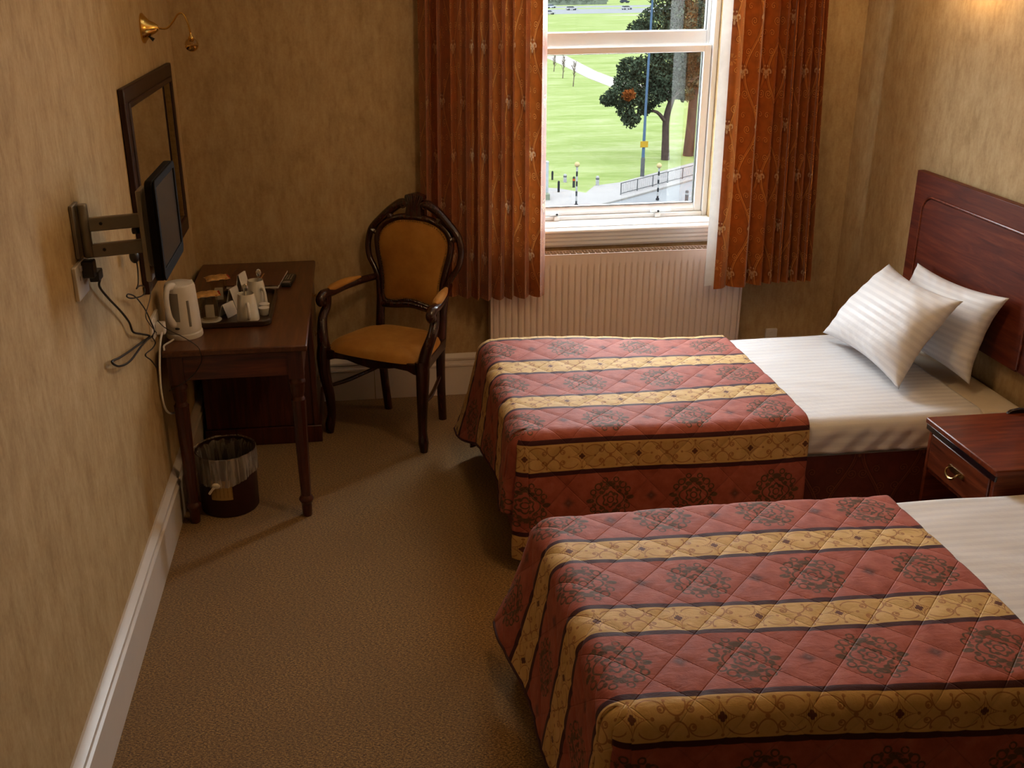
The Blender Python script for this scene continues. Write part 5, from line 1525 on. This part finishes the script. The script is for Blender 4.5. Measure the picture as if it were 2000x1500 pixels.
ob('pole', MB().tube([(26.7, 88.0, G), (26.7, 88.0, G + 2.2), (26.72, 88.0, G + 6), (26.85, 88.0, G + 15.5)], [0.17, 0.14, 0.11, 0.09], 10), M['blue_pole'], sp_)
ob('pole_base', MB().lathe([(0.19, G), (0.19, G + 1.6), (0.15, G + 1.75)], (26.7, 88.0, 0), 12), M['rail'], sp_)
ob('sign_plate', MB().box(26.33, 27.05, 87.78, 87.83, G + 2.65, G + 3.2), M['sign_yellow'], sp_, bevel=0.02)
ob('lantern', MB().sphere((26.2, 88.0, G + 15.6), 0.35, 12, 8, 2.2, 1, 0.5), M['rail'], sp_)
fe = thing('guard_railing', 'grey metal guard railing along the kerb of the road', 'railing', (27.2, 84.0, G))
fp = [(22.8, 80.3), (24.6, 81.8), (26.35, 83.25), (28.1, 84.7), (29.9, 86.2), (31.7, 87.7), (33.5, 89.2), (35.3, 90.7)]
for a in fp: ob('post', MB().tube([(*a, G), (*a, G + 1.02)], 0.045, 8), M['rail'], fe)
for a, c in zip(fp[:-1], fp[1:]):
    for z in (1.0, 0.14): ob('rail', MB().tube([(*a, G + z), (*c, G + z)], 0.032, 6), M['rail'], fe)
    bars = MB()
    for k in range(1, 14):
        p = np.array(a) + (np.array(c) - np.array(a)) * k / 14
        bars.tube([(*p, G + 0.14), (*p, G + 1.0)], 0.010, 4)
    o = ob('infill_bars', bars, M['rail'], fe); o['kind'] = 'stuff'
def bollard(x, y, h, r, mat, lab, band=None):
    t = thing('bollard', lab, 'bollard', (x, y, G), group='bollards around the pavement')
    ob('post', MB().lathe([(r, G), (r, G + h * 0.86), (r * 0.8, G + h * 0.95), (0.01, G + h)], (x, y, 0), 12), mat, t)
    if band: ob('band', MB().lathe([(r * 1.06, G + h * 0.62), (r * 1.06, G + h * 0.78)], (x, y, 0), 12), band, t)
bollard(17.9, 82.3, 1.0, 0.10, M['pole_black'], 'plain black bollard at the left edge of the pavement', None)
bollard(19.6, 84.2, 0.95, 0.11, M['pole_black'], 'black bollard with an orange band on the lawn edge', M['sign_red'])
bollard(18.4, 87.9, 0.8, 0.09, M['pole_black'], 'small dark bollard furthest back on the lawn', M['pole_black'])
bollard(19.3, 86.6, 0.75, 0.15, M['pole_white'], 'short pale bollard with dark band left of the beacon', M['rail'])
bollard(21.8, 84.7, 0.85, 0.15, M['pole_white'], 'short pale bollard with dark band right of the beacon', M['rail'])
bollard(27.4, 76.9, 0.95, 0.14, M['rail'], 'grey bollard standing in the road at the right', M['pole_white'])
gp = thing('grey_post', 'pale grey post at the left edge of the window view', 'post', (16.6, 80.8, G))
ob('column', MB().tube([(16.6, 80.8, G), (16.6, 80.8, G + 2.8)], 0.14, 12), M['grey_post'], gp)
ob('cap', MB().lathe([(0.16, G + 2.8), (0.16, G + 2.9), (0.05, G + 2.98)], (16.6, 80.8, 0), 12), M['grey_post'], gp)
gb = thing('utility_box', 'dark green utility box on the lawn by the paler tree', 'box', (35.2, 97.2, G))
ob('cabinet', MB().box(34.75, 35.75, 96.9, 97.5, G, G + 1.9), M['green_bin'], gb, bevel=0.03)
ob('cabinet_lid', MB().box(34.68, 35.82, 96.84, 97.56, G + 1.9, G + 2.0), M['green_bin'], gb, bevel=0.02)
def hedge(x0, x1, y, h, lab, seed):
    rg = np.random.default_rng(seed); m = MB()
    for k in np.arange(x0, x1, 1.1): blobleaf(m, (k, y + rg.normal() * 0.4, G + h * (0.35 + 0.25 * rg.random())), h * 0.5, 60, 0.09 * h, rg, 0.8)
    t = thing('hedge', lab, 'hedge', ((x0 + x1) / 2, y, G))
    o = ob('hedge_leaves', m, M['hedge'], t, smooth=False); o['kind'] = 'stuff'
    ob('hedge_body', MB().box(x0, x1, y - h * 0.3, y + h * 0.3, G, G + h * 0.45), M['hedge'], t)
hedge(60, 120, 500, 6.0, 'far hedge with painted haze along the top of the car park', 31)
hedge(14.5, 16.6, 79.6, 1.1, 'small hedge at the left corner of the pavement', 33)
def car(x, y, rz, mat, lab):
    t = thing('car', lab, 'car', (x, y, G + 0.03), rz, group='parked cars in the distance', local=True)
    body = [(-2.2, 0.35), (2.2, 0.35), (2.25, 0.75), (2.0, 0.95), (1.1, 1.0), (-2.15, 1.02), (-2.25, 0.7)]
    ob('body', MB().prism(body, -0.85, 0.85, 'xz'), mat, t, bevel=0.08)
    ob('cabin', MB().prism([(-2.0, 1.0), (1.1, 1.0), (0.4, 1.5), (-1.6, 1.52)], -0.75, 0.75, 'xz'), M['car_glass'], t, bevel=0.06)
    ob('roof', MB().prism([(-1.6, 1.5), (0.42, 1.48), (0.3, 1.56), (-1.5, 1.58)], -0.74, 0.74, 'xz'), mat, t, bevel=0.03)
    for wx in (-1.4, 1.4):
        for wy in (-0.8, 0.8):
            ob('wheel', MB().lathe([(0.32, -0.1), (0.32, 0.1)], (wx, wy, 0.32), 14, 'y'), M['pole_black'], t)
car(87.8, 465.4, 0.3, M['car_silver'], 'silver car at the far left of the distant car park')
car(91.9, 441.5, 0.2, M['car_white'], 'white car parked in the middle row far beyond the lawn')
car(76.2, 406.5, 0.2, M['car_white'], 'white car half hidden by the left curtain, nearest row')
car(113.9, 437.3, 0.3, M['car_white'], 'pale car near the tree in the distant car park')
car(131.3, 509.9, 0.2, M['car_dark'], 'dark car at the top of the distant car park')
